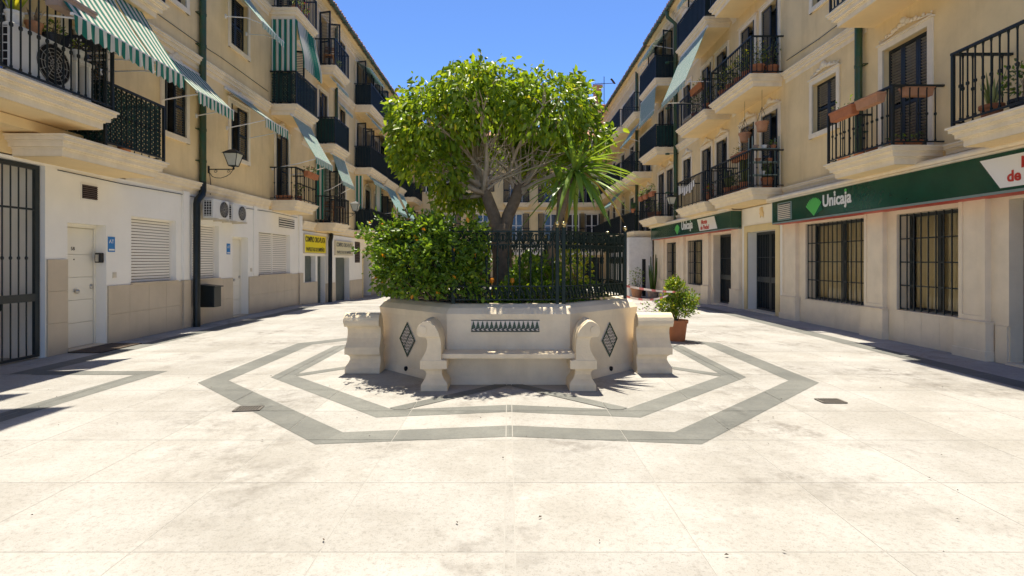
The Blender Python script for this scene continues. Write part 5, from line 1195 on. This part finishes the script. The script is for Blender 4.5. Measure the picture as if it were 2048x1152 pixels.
m = MB(); c = F(-1, 8.3, -0.75, 0.75); m.tube([(c[0] + 0.62 * math.cos(a) * 0.55, c[1] + 0.12 * math.sin(a * 2), c[2] + 0.22 * math.sin(a)) for a in [i * 2 * math.pi / 24 * 1.9 for i in range(25)]], 0.028, 7); tag(m.build('hose_coil', 'black_paint', None, loc=(c[0], c[1], 0.5)), 'black hose coil hanging behind the dark passage gate', 'hose')
# ------------------------------------------------------------------ signs
def bank_sign(label, u_near, u_far, z0, z1, ulogo, utext, size, plate, ptext, vent_u=None, near=False):
    s = 1; pf = 0.34
    b = tag(empty('bank_sign', F(s, (u_near + u_far) / 2, pf, z0)), label, 'sign', 'green bank fascia signs')
    m = MB(); m.fbox(s, u_near, u_far, 0, pf, z0 + 0.04, z1); m.build('fascia', 'sign_green', b)
    m = MB(); m.fbox(s, u_near - 0.01, u_far + 0.01, 0, pf + 0.015, z0, z0 + 0.04); m.fbox(s, u_far, u_far + 0.02, 0, pf + 0.012, z0 + 0.041, z1); m.build('trim', 'sign_grey', b)
    m = MB(); m.fbox(s, u_near, u_far, 0.02, pf + 0.004, z0 - 0.007, z0 - 0.001); m.build('red_edge', 'red_paint', b)
    T = lambda u0, e=0.0: (lambda x, y, z: F(s, u0 - x, pf + 0.004 + e + z, 0 + y))
    h = (z1 - z0)
    zt = z0 + h * 0.42
    lettering('Unicaja', size, lambda x, y, z: F(s, utext - x, pf + 0.006 + z, zt + y), 'sign_white', b, depth=0.01, bold=size * 0.022, sx=0.95 if near else 1.0)
    # fan logo: seven ribs meeting at a foot, dark shadow ribs to the right
    cz = z0 + h * 0.13; r = h * 0.72; cu = ulogo
    def fan(a0, a1, n, rr, mname, e):
        m = MB()
        for i in range(n):
            q0 = a0 + (a1 - a0) * i / n + R(1.0); q1 = a0 + (a1 - a0) * (i + 1) / n - R(1.0); qm = (q0 + q1) / 2
            P = [(0, 0), (rr * 0.92 * math.cos(q0), rr * 0.92 * math.sin(q0)), (rr * math.cos(qm), rr * math.sin(qm)), (rr * 0.92 * math.cos(q1), rr * 0.92 * math.sin(q1))]
            m.prism(P, lambda a, bb, t: F(s, cu - a, t, cz + bb), pf + e, pf + e + 0.006)
        m.build('fan_emblem', mname, b)
    fan(R(42), R(146), 12, r, 'logo_green', 0.006); fan(R(18), R(41), 3, r * 0.9, 'logo_dark', 0.004)
    for pre, mname in (('Uni', 'plastic_white'), ('Unicaj', 'logo_green')):
        me_, w0 = text_mesh(pre, size, lambda x, y, z: (x, y, z)); bpy.data.meshes.remove(me_); xx = (w0 - 0.045 * size) * (0.95 if near else 1.0)
        m = MB(); ring = [(0.085 * size * math.cos(q), 0.085 * size * math.sin(q)) for q in [2 * math.pi * i / 14 for i in range(14)]]
        m.prism(ring, lambda a, bb, t: F(s, utext - xx - a, t, zt + size * 0.725 + bb), pf + 0.004, pf + 0.016); m.build('letter_dot', mname, b)
    (u0, u1, sl_) = plate; zp0, zp1 = z0 + h * 0.14, z1 - h * 0.10
    m = MB(); m.prism([(u0, zp1), (u0 - sl_, zp0), (u1 - sl_, zp0), (u1, zp1)], lambda a, bb, t: F(s, a, t, bb), pf + 0.002, pf + 0.008); pl = m.build('white_plate', 'sign_white', b)
    for txt, uu, zz, sz in ptext: lettering(txt, sz, lambda x, y, z, uu=uu, zz=zz: F(s, uu - x, pf + 0.011 + z, zz + y), 'red_paint', pl, depth=0.004, bold=sz * 0.03)
    if vent_u:
        m = MB(); m.fbox(s, vent_u[0], vent_u[1], pf, pf + 0.012, z0 + 0.07, z1 - 0.06); v = m.build('sign_vent', 'sign_grey', b)
        m = MB(); m.fbox(s, vent_u[0] + 0.05, vent_u[1] - 0.05, pf + 0.012, pf + 0.015, z0 + 0.10, z1 - 0.09); m.build('vent_gap', 'dark_gap', v)
        m = MB()
        for k in range(8): z = z0 + 0.11 + (z1 - z0 - 0.21) * k / 8; m.fbox(s, vent_u[0] + 0.05, vent_u[1] - 0.05, pf + 0.015, pf + 0.03, z, z + 0.028)
        m.build('vent_slats', 'plastic_beige', v)
    return b
bank_sign('long green bank fascia sign on the near right with white lettering', 4.6, 14.6, 2.50, 3.09, 12.62, 12.28, 0.37, (8.18, 5.6, 0.34), [('Monte', 7.46, 2.80, 0.24), ('de Piedad', 7.73, 2.655, 0.0)][:0] + [('Monte', 7.52, 2.83, 0.215), ('de Piedad', 7.73, 2.66, 0.215)], (13.62, 14.32), True)
bank_sign('shorter green bank fascia sign on the right, farther along the arcade', 17.35, 27.0, 2.54, 3.12, 22.85, 22.3, 0.46, (20.45, 18.75, 0.28), [('Monte', 20.0, 2.86, 0.22), ('de Piedad', 20.08, 2.66, 0.22)])
for lab, a, b, z in (('cream folded awning cassette above the near bank sign', 4.5, 14.8, 3.17), ('cream folded awning cassette above the farther bank sign', 17.3, 27.2, 3.19)):
    m = MB(); m.tube([F(1, a, 0.36, z), F(1, b, 0.36, z)], 0.062, 12); m.fbox(1, a, b, 0.0, 0.42, z - 0.075, z - 0.055); m.fbox(1, a, b, 0.0, 0.34, z - 0.02, z + 0.045); tag(m.build('awning_cassette', 'cream', None, loc=F(1, a, 0.3, z)), lab, 'awning', 'folded shop awnings')
def shop_sign(label, u0, u1, z0, z1, m1, m2, l1, l2, sx1, sx2):
    m = MB(); m.fbox(-1, u0, u1, 0.002, 0.05, z0, z1); o = m.build('shop_sign', m1, None, loc=F(-1, (u0 + u1) / 2, 0, z0)); tag(o, label, 'sign')
    m = MB()
    for a, b, c, d in ((u0 - 0.03, u0, z0 - 0.03, z1 + 0.03), (u1, u1 + 0.03, z0 - 0.03, z1 + 0.03), (u0, u1, z0 - 0.03, z0), (u0, u1, z1, z1 + 0.03)): m.fbox(-1, a, b, 0.002, 0.065, c, d)
    m.build('sign_frame', 'plastic_beige', o)
    h = z1 - z0
    for txt, zz, sz, wd in ((l1, z0 + h * 0.62, h * 0.42, sx1), (l2, z0 + h * 0.09, h * 0.30, sx2)):
        me_, w0 = text_mesh(txt, sz, lambda x, y, z: (x, y, z)); bpy.data.meshes.remove(me_); k = wd * (u1 - u0) / w0
        lettering(txt, sz, lambda x, y, z, zz=zz, wd=wd, k=k: F(-1, (u0 + u1) / 2 - wd * (u1 - u0) / 2 + x * k, 0.053 + z, zz + y), m2, o, depth=0.004, bold=sz * 0.03)
    return o
shop_sign('bright yellow gold-buying shop sign with black lettering on the left', 19.6, 21.85, 1.82, 2.47, 'sign_yellow', 'black_paint', 'COMPRO ORO-PLATA', 'PAPELETAS DE EMPEÑO', 0.94, 0.86)
shop_sign('faded pale yellow gold-buying shop sign beyond the black pipe', 23.1, 25.6, 1.78, 2.35, 'sign_pale', 'faded_paint', 'COMPRO ORO-PLATA', 'PAPELETAS DE EMPEÑO', 0.9, 0.86)
# ------------------------------------------------------------------ pots, troughs, chairs
def pot(label, x, y, z, r, h, mname='terracotta', plant='bush', ph=0.3, pr=None, mats=('pot_leaf', 'pot_leaf2', 'hedge_b'), n=150, group=None, ls=0.06):
    p = tag(empty('potted_plant', (x, y, z)), label, 'potted plant', group)
    m = MB(); m.lathe((x, y, z), [(r * 0.72, 0), (r * 0.93, h * 0.80), (r * 1.04, h * 0.80), (r * 1.06, h), (r * 0.95, h), (r * 0.92, h * 0.90)], 18, cap=True); m.build('pot', mname, p, smooth=True, auto=40)
    pr = pr or r * 1.2
    if plant == 'bush':
        q, v = shell_pts(n, (x, y, z + h + ph * 0.5), (pr, pr, ph * 0.62), 0.3); q += rng.normal(0, 0.02, q.shape)
        leaves(q, v + np.array([0, 0, 0.1]), ls, 0.5, list(mats), [1 / len(mats)] * len(mats), 'foliage', p, loc=(x, y, z + h), jitter=0.5)
        m = MB()
        for k in range(5): limb(m, (x, y, z + h * 0.85), (x + random.uniform(-pr, pr) * 0.6, y + random.uniform(-pr, pr) * 0.6, z + h + ph * 0.7), 0.007, 0.003, 4, 0.06, 3)
        m.build('stems', 'bark', p)
    elif plant == 'spiky':
        m = MB()
        for k in range(16): az = k * 2.4; el = R(random.uniform(55, 86)); strap(m, (x + 0.3 * r * math.cos(az), y + 0.3 * r * math.sin(az), z + h * 0.85), (math.cos(az) * math.cos(el), math.sin(az) * math.cos(el), math.sin(el)), ph * random.uniform(0.6, 1.1), 0.04, random.uniform(0, 0.12), k % 2)
        m.build('blades', [mats[0], mats[1]], p, recalc=False)
    elif plant == 'cactus':
        m = MB()
        for k in range(5):
            a = k * 1.3; m.tube([(x + 0.3 * r * math.cos(a), y + 0.3 * r * math.sin(a), z + h * 0.8), (x + 0.6 * r * math.cos(a), y + 0.6 * r * math.sin(a), z + h + ph * 0.5), (x + 0.7 * r * math.cos(a), y + 0.7 * r * math.sin(a), z + h + ph * random.uniform(0.7, 1.1))], [0.03, 0.045, 0.02], 7)
        m.build('cactus_stems', mats[0], p, smooth=True)
    return p
def trough(label, s, u0, u1, p, z, mname='terracotta', plant=True, hgt=0.17, wd=0.17, mats=('pot_leaf', 'hedge_b', 'pot_leaf2'), n=110, ph=0.22, axis='u', probs=None):
    c = F(s, (u0 + u1) / 2, p, z) if axis == 'u' else F(s, p, (u0 + u1) / 2, z)
    t = tag(empty('plant_trough', c), label, 'plant trough', 'plant troughs on balconies'); m = MB()
    a = lambda k: [F(s, u0 + k, p - wd / 2 + k, 0), F(s, u1 - k, p - wd / 2 + k, 0), F(s, u1 - k, p + wd / 2 - k, 0), F(s, u0 + k, p + wd / 2 - k, 0)] if axis == 'u' else [F(s, p - wd / 2 + k, u0 + k, 0), F(s, p - wd / 2 + k, u1 - k, 0), F(s, p + wd / 2 - k, u1 - k, 0), F(s, p + wd / 2 - k, u0 + k, 0)]
    lv = [(0.02, 0), (0.004, hgt * 0.8), (-0.008, hgt * 0.8), (-0.008, hgt), (0.012, hgt), (0.016, hgt * 0.85)]; vs_ = []; fs = []
    for k, zz in lv: vs_ += [(q[0], q[1], z + zz) for q in a(k)]
    for i in range(len(lv) - 1):
        for j in range(4): fs.append((i * 4 + j, i * 4 + (j + 1) % 4, (i + 1) * 4 + (j + 1) % 4, (i + 1) * 4 + j))
    fs += [(0, 1, 2, 3), tuple((len(lv) - 1) * 4 + j for j in range(4))]
    m.add(vs_, fs); m.build('trough_box', mname, t)
    if plant:
        q, v = shell_pts(n, c, (wd * 0.7, abs(u1 - u0) * 0.5, ph * 0.6) if axis == 'u' else (abs(u1 - u0) * 0.5, wd * 0.7, ph * 0.6), 0.2); q[:, 2] += hgt + ph * 0.35
        k_ = len(mats); leaves(q, v + np.array([0, 0, 0.2]), 0.06, 0.5, list(mats), probs or [1 / k_] * k_, 'foliage', t, loc=c, jitter=0.5)
    return t
# near-left high balcony
zr = 3.90 + 1.2
trough('brown plastic trough hanging on the near-left balcony rail', -1, 7.35, 8.05, 1.20, zr - 0.10, 'trough_brown', False, 0.2, 0.2)
trough('dark grey trough on the far corner rail of the near-left balcony', -1, 8.15, 8.62, 1.18, zr - 0.26, 'trough_dark', True, 0.18, 0.2, n=50, ph=0.12)
trough('dark trough across the end rail of the near-left balcony', -1, 0.35, 0.95, 8.55, zr - 0.24, 'trough_dark', False, 0.18, 0.18, axis='p')
pot('white patterned pot with upright blades on the balcony air conditioner', *F(-1, 7.2, 0.85, 4.625), 0.10, 0.2, 'plastic_white', 'spiky', 0.5, mats=('leaf_b', 'leaf_y'))
pot('white and terracotta pot in the middle of the balcony air conditioner', *F(-1, 7.5, 0.85, 4.625), 0.10, 0.19, 'terracotta_pale', 'spiky', 0.25, mats=('bark_pale', 'bark'))
pot('dark pot at the far end of the balcony air conditioner', *F(-1, 7.8, 0.85, 4.625), 0.11, 0.15, 'trough_dark', 'bush', 0.18, n=60)
pot('pale green pot with white flowers beside the balcony air conditioner', *F(-1, 8.2, 0.9, 4.55), 0.09, 0.14, 'plastic_white', 'bush', 0.16, mats=('leaf_b', 'sign_white'), n=60, ls=0.04)
st_ = MB(); st_.fbox(-1, 8.05, 8.4, 0.75, 1.0, 4.5, 4.545); st_.fbox(-1, 8.08, 8.12, 0.78, 0.97, 3.9, 4.5); st_.fbox(-1, 8.33, 8.37, 0.78, 0.97, 3.9, 4.5); tag(st_.build('plant_stand', 'plastic_white', None, loc=F(-1, 8.2, 0.9, 3.9)), 'small white stand under the flower pot on the near-left balcony', 'stand')
m = MB(); m.blob(F(-1, 6.75, 0.95, 3.98), 0.1, 0.16, 0.07, 10); tag(m.build('cloth_heap', 'blue_cloth', None, loc=F(-1, 6.75, 0.95, 3.91)), 'blue cloth lying on the near-left balcony floor', 'cloth')
# left first-floor balcony with flower box
trough('terracotta flower box with red blooms on the left first-floor rail', -1, 17.5, 18.5, 0.86, 4.25, 'terracotta', True, 0.17, 0.18, mats=('pot_leaf', 'hedge_b', 'flower_r'), probs=[.5, .4, .1])
trough('terracotta trough on the floor of the left first-floor balcony', -1, 0.15, 0.62, 17.0, 3.41, 'terracotta', False, 0.15, 0.17, axis='p')
pot('potted shrub on the left first-floor balcony floor', *F(-1, 17.6, 0.6, 3.41), 0.12, 0.2, 'terracotta', 'bush', 0.4)
pot('terracotta pot on the top-left balcony near its corner', *F(-1, 17.3, 0.62, 9.36), 0.13, 0.24, 'terracotta', 'bush', 0.35)
pot('terracotta pot with red flowers on the top-left balcony', *F(-1, 17.9, 0.65, 9.36), 0.12, 0.22, 'terracotta', 'bush', 0.4, mats=('hedge_b', 'flower_r', 'leaf_b'))
pot('small leafy plant on the third-floor balcony by the folding chair', *F(-1, 21.6, 0.6, 8.97), 0.1, 0.18, 'terracotta', 'bush', 0.3)
pot('trailing plant on the rail of the dark screened left balcony', *F(-1, 28.9, 0.62, 5.98), 0.14, 0.4, 'terracotta', 'bush', 0.7)
pot('leafy plant at the far end of the near-left lattice balcony', *F(-1, 9.9, 0.4, 3.41), 0.12, 0.3, 'terracotta', 'bush', 0.75, n=80)
# right balconies
RZ = 3.5
pot('snake plant in a terracotta pot on the nearest right balcony', *F(1, 7.75, 0.55, RZ), 0.14, 0.25, 'terracotta', 'spiky', 0.55, mats=('pot_leaf2', 'variegated'))
pot('bushy plant in a dark pot on the nearest right balcony', *F(1, 7.35, 0.5, RZ), 0.14, 0.22, 'trough_dark', 'bush', 0.5, pr=0.2)
pot('leafy plant in a blue pot at the right image edge', *F(1, 6.75, 0.55, RZ), 0.17, 0.4, 'blue_cloth', 'bush', 0.4, pr=0.26, mats=('leaf_b', 'hedge_b', 'hedge_a'))
trough('terracotta trough on the near end rail of the right balcony with three troughs', 1, 0.16, 0.66, 9.36, 4.36, 'terracotta_pale', False, 0.16, 0.16, axis='p')
trough('terracotta trough on the front rail nearest the corner, right balcony', 1, 9.45, 10.05, 0.95, 4.30, 'terracotta_pale', False, 0.17, 0.17)
trough('terracotta trough on the front rail by the green pipe, right balcony', 1, 10.15, 10.85, 0.95, 4.28, 'terracotta', True, 0.18, 0.18, n=10, ph=0.25)
for k, (u, p, r, lab) in enumerate(((9.5, 0.35, 0.13, 'terracotta bowl by the shutter end of the trough balcony'), (9.48, 0.68, 0.12, 'terracotta bowl at the near corner of the trough balcony'), (10.1, 0.7, 0.10, 'small terracotta pot in the middle of the trough balcony floor'), (10.5, 0.68, 0.09, 'small terracotta pot towards the pipe on the trough balcony floor'), (10.95, 0.7, 0.11, 'terracotta pot at the far corner of the trough balcony floor'))):
    pot(lab, *F(1, u, p, RZ + 0.003), r, 0.12, 'terracotta', 'bush' if k < 2 else 'none', 0.12, n=30, group='pots on the trough balcony')
for u, lab in ((14.95, 'large terracotta pot with a leafy shrub at the near corner, second-floor right balcony'), (15.45, 'second leafy shrub along the second-floor right balcony front'), (16.0, 'third leafy shrub along the second-floor right balcony front'), (16.6, 'fourth leafy shrub along the second-floor right balcony front'), (17.2, 'farthest leafy shrub on the second-floor right balcony front')):
    pot(lab, *F(1, u, 0.6, 6.58), 0.19, 0.3, 'terracotta', 'bush', 0.62, pr=0.33, n=190, mats=('pot_leaf2', 'pot_leaf', 'leaf_y'), group='shrubs on the second-floor right balcony')
pot('leafy shrub by the shutters of the second-floor right balcony', *F(1, 14.95, 0.2, 6.58), 0.17, 0.28, 'terracotta', 'bush', 0.7, pr=0.28, n=160, mats=('pot_leaf2', 'pot_leaf'))
for u, p, z, r, h, pl, ph, lab in ((15.0, 0.3, 3.51, .16, .3, 'cactus', 0.4, 'cactus pot by the door of the crowded first-floor right balcony'), (15.7, 0.62, 3.51, .15, .28, 'cactus', 0.9, 'tall dry cactus in the middle of the crowded right balcony'), (16.3, 0.6, 3.51, .14, .25, 'bush', 0.4, 'leafy pot towards the far end of the crowded right balcony'), (16.9, 0.6, 3.51, .15, .28, 'cactus', 0.6, 'cactus pot at the far end of the crowded right balcony')):
    pot(lab, *F(1, u, p, z), r, h, 'terracotta', pl, ph, mats=('pot_leaf2', 'bark_pale') if pl == 'cactus' else ('pot_leaf', 'pot_leaf2'), group='pots on the crowded right balcony')
trough('terracotta trough with dry twigs hung inside the crowded right balcony rail', 1, 15.3, 16.2, 0.72, 4.42, 'terracotta', True, 0.2, 0.2, mats=('yucca_dry', 'pot_leaf2'), n=40, ph=0.35)
for u, z, lab in ((15.05, 5.1, 'hanging terracotta pot by the near shutter, crowded right balcony'), (16.15, 5.05, 'hanging round terracotta pot with dry grass, crowded right balcony')):
    p = pot(lab, *F(1, u, 0.42, z), 0.17, 0.26, 'terracotta_pale', 'bush' if u > 16 else 'none', 0.2, mats=('yucca_dry', 'bark_pale'), n=60, group='hanging pots')
    m = MB(); c = F(1, u, 0.42, z + 0.26)
    for a in range(3): m.bar((c[0] + 0.16 * math.cos(a * 2.1), c[1] + 0.16 * math.sin(a * 2.1), c[2]), (c[0], c[1], c[2] + 0.42), 0.008)
    m.bar((c[0], c[1], c[2] + 0.42), (c[0], c[1], 6.25), 0.006); m.build('hanger', 'iron', p)
sh_ = tag(empty('plant_shelf', F(1, 14.85, 0.45, 3.5)), 'metal shelf stand with pots at the near end of the crowded right balcony', 'shelf'); m = MB()
for z in (3.85, 4.2, 4.56): m = MB(); m.fbox(1, 14.74, 14.98, 0.08, 0.84, z, z + 0.02); m.build('shelf_board', 'sign_grey', sh_)
for u in (14.75, 14.97):
    for p in (0.1, 0.82): m = MB(); m.fbox(1, u - 0.01, u + 0.01, p - 0.01, p + 0.01, 3.5, 4.9); m.build('shelf_leg', 'sign_grey', sh_)
for k, (p, z, mm) in enumerate(((0.2, 4.58, 'terracotta'), (0.45, 4.58, 'plastic_white'), (0.68, 4.58, 'trough_brown'), (0.3, 4.22, 'terracotta'), (0.62, 4.22, 'terracotta_pale'), (0.5, 3.87, 'plastic_white'))):
    pot('%s on the %s board of the plant shelf' % (['small leafy pot', 'white cup pot', 'brown bowl', 'terracotta pot near the wall', 'pale pot near the rail', 'white bowl'][k], ['top', 'top', 'top', 'middle', 'middle', 'lowest'][k]), *F(1, 14.86, p, z), 0.075, 0.10, mm, 'bush' if k == 0 else 'none', 0.14, n=30, group='pots on the plant shelf')
trough('orange trough on the rail of the second-floor right balcony next along', 1, 18.5, 19.6, 0.8, 7.42, 'terracotta', True, 0.22, 0.2, n=60)
pot('orange pot on the floor of the second-floor right balcony next along', *F(1, 18.6, 0.6, 6.58), 0.16, 0.3, 'terracotta', 'bush', 0.5)
pot('green plant further along the second-floor right balcony', *F(1, 19.8, 0.6, 6.58), 0.16, 0.3, 'terracotta', 'bush', 0.6, pr=0.3)
m = MB(); c = []
for k in range(9):
    u = 19.0 + k * 0.2; z = 4.32 - 0.10 * math.sin(math.pi * k / 8); m.fbox(1, u, u + 0.11, 0.945, 0.953, z - 0.20 - 0.05 * (k % 3), z)
m.tube([F(1, 18.9, 0.95, 4.36), F(1, 19.8, 0.95, 4.23), F(1, 20.8, 0.95, 4.36)], 0.006, 5); tag(m.build('washing_line', 'sign_white', None, loc=F(1, 19.8, 0.95, 4.1)), 'string of small white cloths on the right first-floor balcony rail', 'washing')
pot('red flowering pot on the first-floor balcony with the washing line', *F(1, 18.5, 0.6, 3.51), 0.15, 0.25, 'terracotta', 'bush', 0.3, mats=('flower_r', 'hedge_b'))
for u, lab in ((24.5, 'terracotta trough with plants on the far right rail next to the lantern'), (25.6, 'terracotta trough with plants at the middle of the far right rail'), (26.5, 'terracotta trough with yellow-green plants at the end of the far right rail')):
    trough(lab, 1, u, u + 0.6, 0.88, 4.45, 'terracotta', True, 0.2, 0.2, n=90, ph=0.4, mats=('hedge_b', 'leaf_b', 'pot_leaf'))
pot('bushy plant behind the railing of the far right first-floor balcony', *F(1, 25.9, 0.62, 3.51), 0.2, 0.3, 'terracotta', 'bush', 0.6, pr=0.35, mats=('leaf_b', 'hedge_b', 'flower_v'))
pot('green bush on the floor near the far right lantern balcony end', *F(1, 24.9, 0.62, 3.51), 0.16, 0.25, 'terracotta', 'bush', 0.4, pr=0.3)
pot('grey-green cactus on the screened far right balcony rail', *F(1, 28.25, 0.95, 4.0), 0.12, 0.2, 'terracotta', 'cactus', 0.4)
def chair(label, s, u, p, z, rz):
    c = tag(empty('folding_chair', F(s, u, p, z)), label, 'chair', 'wooden folding chairs'); C0 = Vector(F(s, u, p, z)); Mz = Matrix.Rotation(rz, 3, 'Z')
    T = lambda x, y, zz: C0 + Mz @ Vector((x, y, zz))
    for sx in (-0.2, 0.2):
        m = MB(); m.bar(T(sx, -0.2, 0), T(sx, 0.22, 0.92), 0.03); m.build('back_leg', 'wood', c); m = MB(); m.bar(T(sx * 0.85, 0.22, 0), T(sx * 0.85, -0.2, 0.46), 0.03); m.build('leg', 'wood', c)
    for k in range(5): m = MB(); y = -0.2 + k * 0.085; m.bar(T(-0.2, y, 0.46), T(0.2, y, 0.46), 0.06, 0.016); m.build('seat_slat', 'wood', c)
    for k in range(3): m = MB(); zz = 0.66 + k * 0.10; yy = -0.2 + 0.42 * zz / 0.92; m.bar(T(-0.2, yy, zz), T(0.2, yy, zz), 0.016, 0.06); m.build('back_slat', 'wood', c)
chair('wooden folding chair on the third-floor left balcony next to tall shutters', -1, 21.1, 0.45, 8.97, R(10)); chair('wooden folding chair on the farther third-floor left balcony', -1, 26.5, 0.45, 8.97, R(0))
chair('wooden folding chair on the left balcony with striped curtains', -1, 21.3, 0.35, 2.98, R(20)); chair('wooden chair on the first-floor balcony behind the hedge', -1, 26.6, 0.4, 2.98, R(0))
tb = tag(empty('balcony_table', F(-1, 22.0, 0.45, 2.97)), 'small wooden table on the left balcony with striped curtains', 'table'); m = MB(); m.fbox(-1, 21.75, 22.3, 0.2, 0.7, 3.66, 3.69); m.build('tabletop', 'wood', tb)
for u in (21.8, 22.25):
    for p in (0.25, 0.65): m = MB(); m.fbox(-1, u - 0.015, u + 0.015, p - 0.015, p + 0.015, 2.97, 3.66); m.build('leg', 'wood', tb)
# ------------------------------------------------------------------ plaza details
PT = tag(empty('potted_shrub', (3.24, 10.5, 0)), 'round green shrub in an orange plastic pot standing on the plaza paving', 'potted plant')
m = MB(); m.lathe((3.24, 10.5, 0), [(0.155, 0), (0.195, 0.34), (0.215, 0.34), (0.218, 0.40), (0.20, 0.40), (0.19, 0.36)], 28); m.build('pot', 'terracotta', PT, smooth=True, auto=40)
m = MB(); m.lathe((3.24, 10.5, 0.365), [(0.19, 0), (0.001, 0.004)], 20, cap=False); m.build('soil', 'soil', PT)
P_, D_ = [], []
for (x, y, z, r, rz) in ((3.24, 10.5, 0.72, .30, .22), (3.05, 10.45, 0.66, .2, .16), (3.42, 10.45, 0.78, .2, .16), (3.22, 10.5, 0.97, .22, .18), (3.3, 10.4, 0.6, .26, .12), (3.2, 10.55, 1.08, .13, .12)):
    q, v = shell_pts(470, (x, y, z), (r, r, rz), 0.35); P_.append(q + rng.normal(0, 0.025, q.shape)); D_.append(v + np.array([0, 0, 0.15]))
leaves(np.concatenate(P_), np.concatenate(D_), 0.05, 0.55, ['shrub_a', 'shrub_b', 'hedge_b', 'leaf_y'], [.45, .25, .22, .08], 'foliage', PT, loc=(3.24, 10.5, 0.8), jitter=0.5)
m = MB()
for k in range(10): limb(m, (3.24 + random.uniform(-.03, .03), 10.5, 0.36), (3.24 + random.uniform(-.22, .22), 10.5 + random.uniform(-.2, .2), random.uniform(0.65, 1.05)), 0.011, 0.004, 5, 0.06, 4)
for k in range(9): limb(m, (3.2, 10.45, 0.4), (2.75 + random.uniform(-.2, .15), 10.35, 0.62 + random.uniform(-.1, .15)), 0.005, 0.002, 4, 0.05, 4)
m.build('stems', 'bark', PT)
q, v = shell_pts(60, (2.72, 10.35, 0.66), (0.24, 0.1, 0.12), 0.2); leaves(q, v, 0.045, 0.6, ['flower_v', 'shrub_a'], [.5, .5], 'flower_sprays', PT, loc=(2.7, 10.35, 0.6))
def grate(label, x, y, rz):
    g = tag(empty('drain_grate', (x, y, 0)), label, 'drain grate', 'drain grates'); Mz = Matrix.Rotation(rz, 3, 'Z'); T = lambda a, b, z: Vector((x, y, 0)) + Mz @ Vector((a, b, z))
    W_, H_ = 0.125, 0.085; m = MB()
    for a, b in (((-W_, -H_), (W_, -H_)), ((-W_, H_), (W_, H_)), ((-W_, -H_), (-W_, H_)), ((W_, -H_), (W_, H_))): m.bar(T(*a, 0.007), T(*b, 0.007), 0.018, 0.010)
    m.build('grate_frame', 'grate', g); m = MB(); m.add([T(-W_, -H_, 0.0062), T(W_, -H_, 0.0062), T(W_, H_, 0.0062), T(-W_, H_, 0.0062)], [(0, 1, 2, 3)]); m.build('grate_pit', 'grate_pit', g, recalc=False)
    for k in range(9): m = MB(); a = -W_ + 2 * W_ * (k + 0.5) / 9; m.bar(T(a, -H_, 0.009), T(a, H_, 0.009), 0.012, 0.006); m.build('grate_bar', 'grate', g)
grate('iron drain grate set in the dark band on the left', -2.70, 5.66, R(8)); grate('iron drain grate in the pale paving on the right', 3.53, 5.97, R(0))
def ribbon(label, a, b, sag, c=None):
    m = MB(); vs_ = []; fs = []; n = 16; a, b = Vector(a), Vector(b)
    for i in range(n + 1):
        t = i / n; p = a.lerp(b, t) + Vector((0, 0, -sag * 4 * t * (1 - t))); tw_ = 0.5 * math.sin(t * 5); vs_ += [p + Vector((0, 0.02 * tw_, 0.017)), p - Vector((0, 0.02 * tw_, 0.017))]
        if i: fs.append((2 * i - 2, 2 * i - 1, 2 * i + 1, 2 * i))
    m.add(vs_, fs); tag(m.build('barrier_tape', 'tape', None, loc=tuple(a), recalc=False), label, 'tape', 'barrier tape strands')
ribbon('upper strand of red and white barrier tape from the fence to the shrub', (1.72, 7.98, 1.17), (3.2, 10.4, 0.94), 0.02); ribbon('lower strand of red and white barrier tape from the fence to the shrub', (1.72, 7.98, 1.02), (3.05, 10.4, 0.88), 0.07)
pot('pot with a spindly plant against the white brick corner wall', 6.45, 27.4, gz(27), 0.3, 0.5, 'terracotta_pale', 'bush', 0.9, pr=0.35, n=120, ls=0.1, group='pots by the white brick wall')
pot('dark columnar cactus by the white brick corner wall', 7.05, 26.6, gz(26.6), 0.28, 0.4, 'trough_brown', 'cactus', 1.6, mats=('hedge_c', 'hedge_c'), group='pots by the white brick wall')
# litter: dry leaves and pebbles on the paving
m = MB()
for k in range(90):
    x, y = random.uniform(-5.5, 5.5), random.uniform(2.4, 9.5); r = random.uniform(0.006, 0.016); a = random.uniform(0, 3.14)
    m.add([(x + r * math.cos(a), y + r * math.sin(a), 0.0125), (x - r * 0.4 * math.sin(a), y + r * 0.4 * math.cos(a), 0.018), (x - r * math.cos(a), y - r * math.sin(a), 0.0125), (x + r * 0.4 * math.sin(a), y - r * 0.4 * math.cos(a), 0.013)], [(0, 1, 2, 3)])
lt = stuff(m.build('fallen_leaves', 'mat_brown', recalc=False)); lt['label'] = 'tiny dry leaves and grit scattered over the paving'; lt['category'] = 'litter'
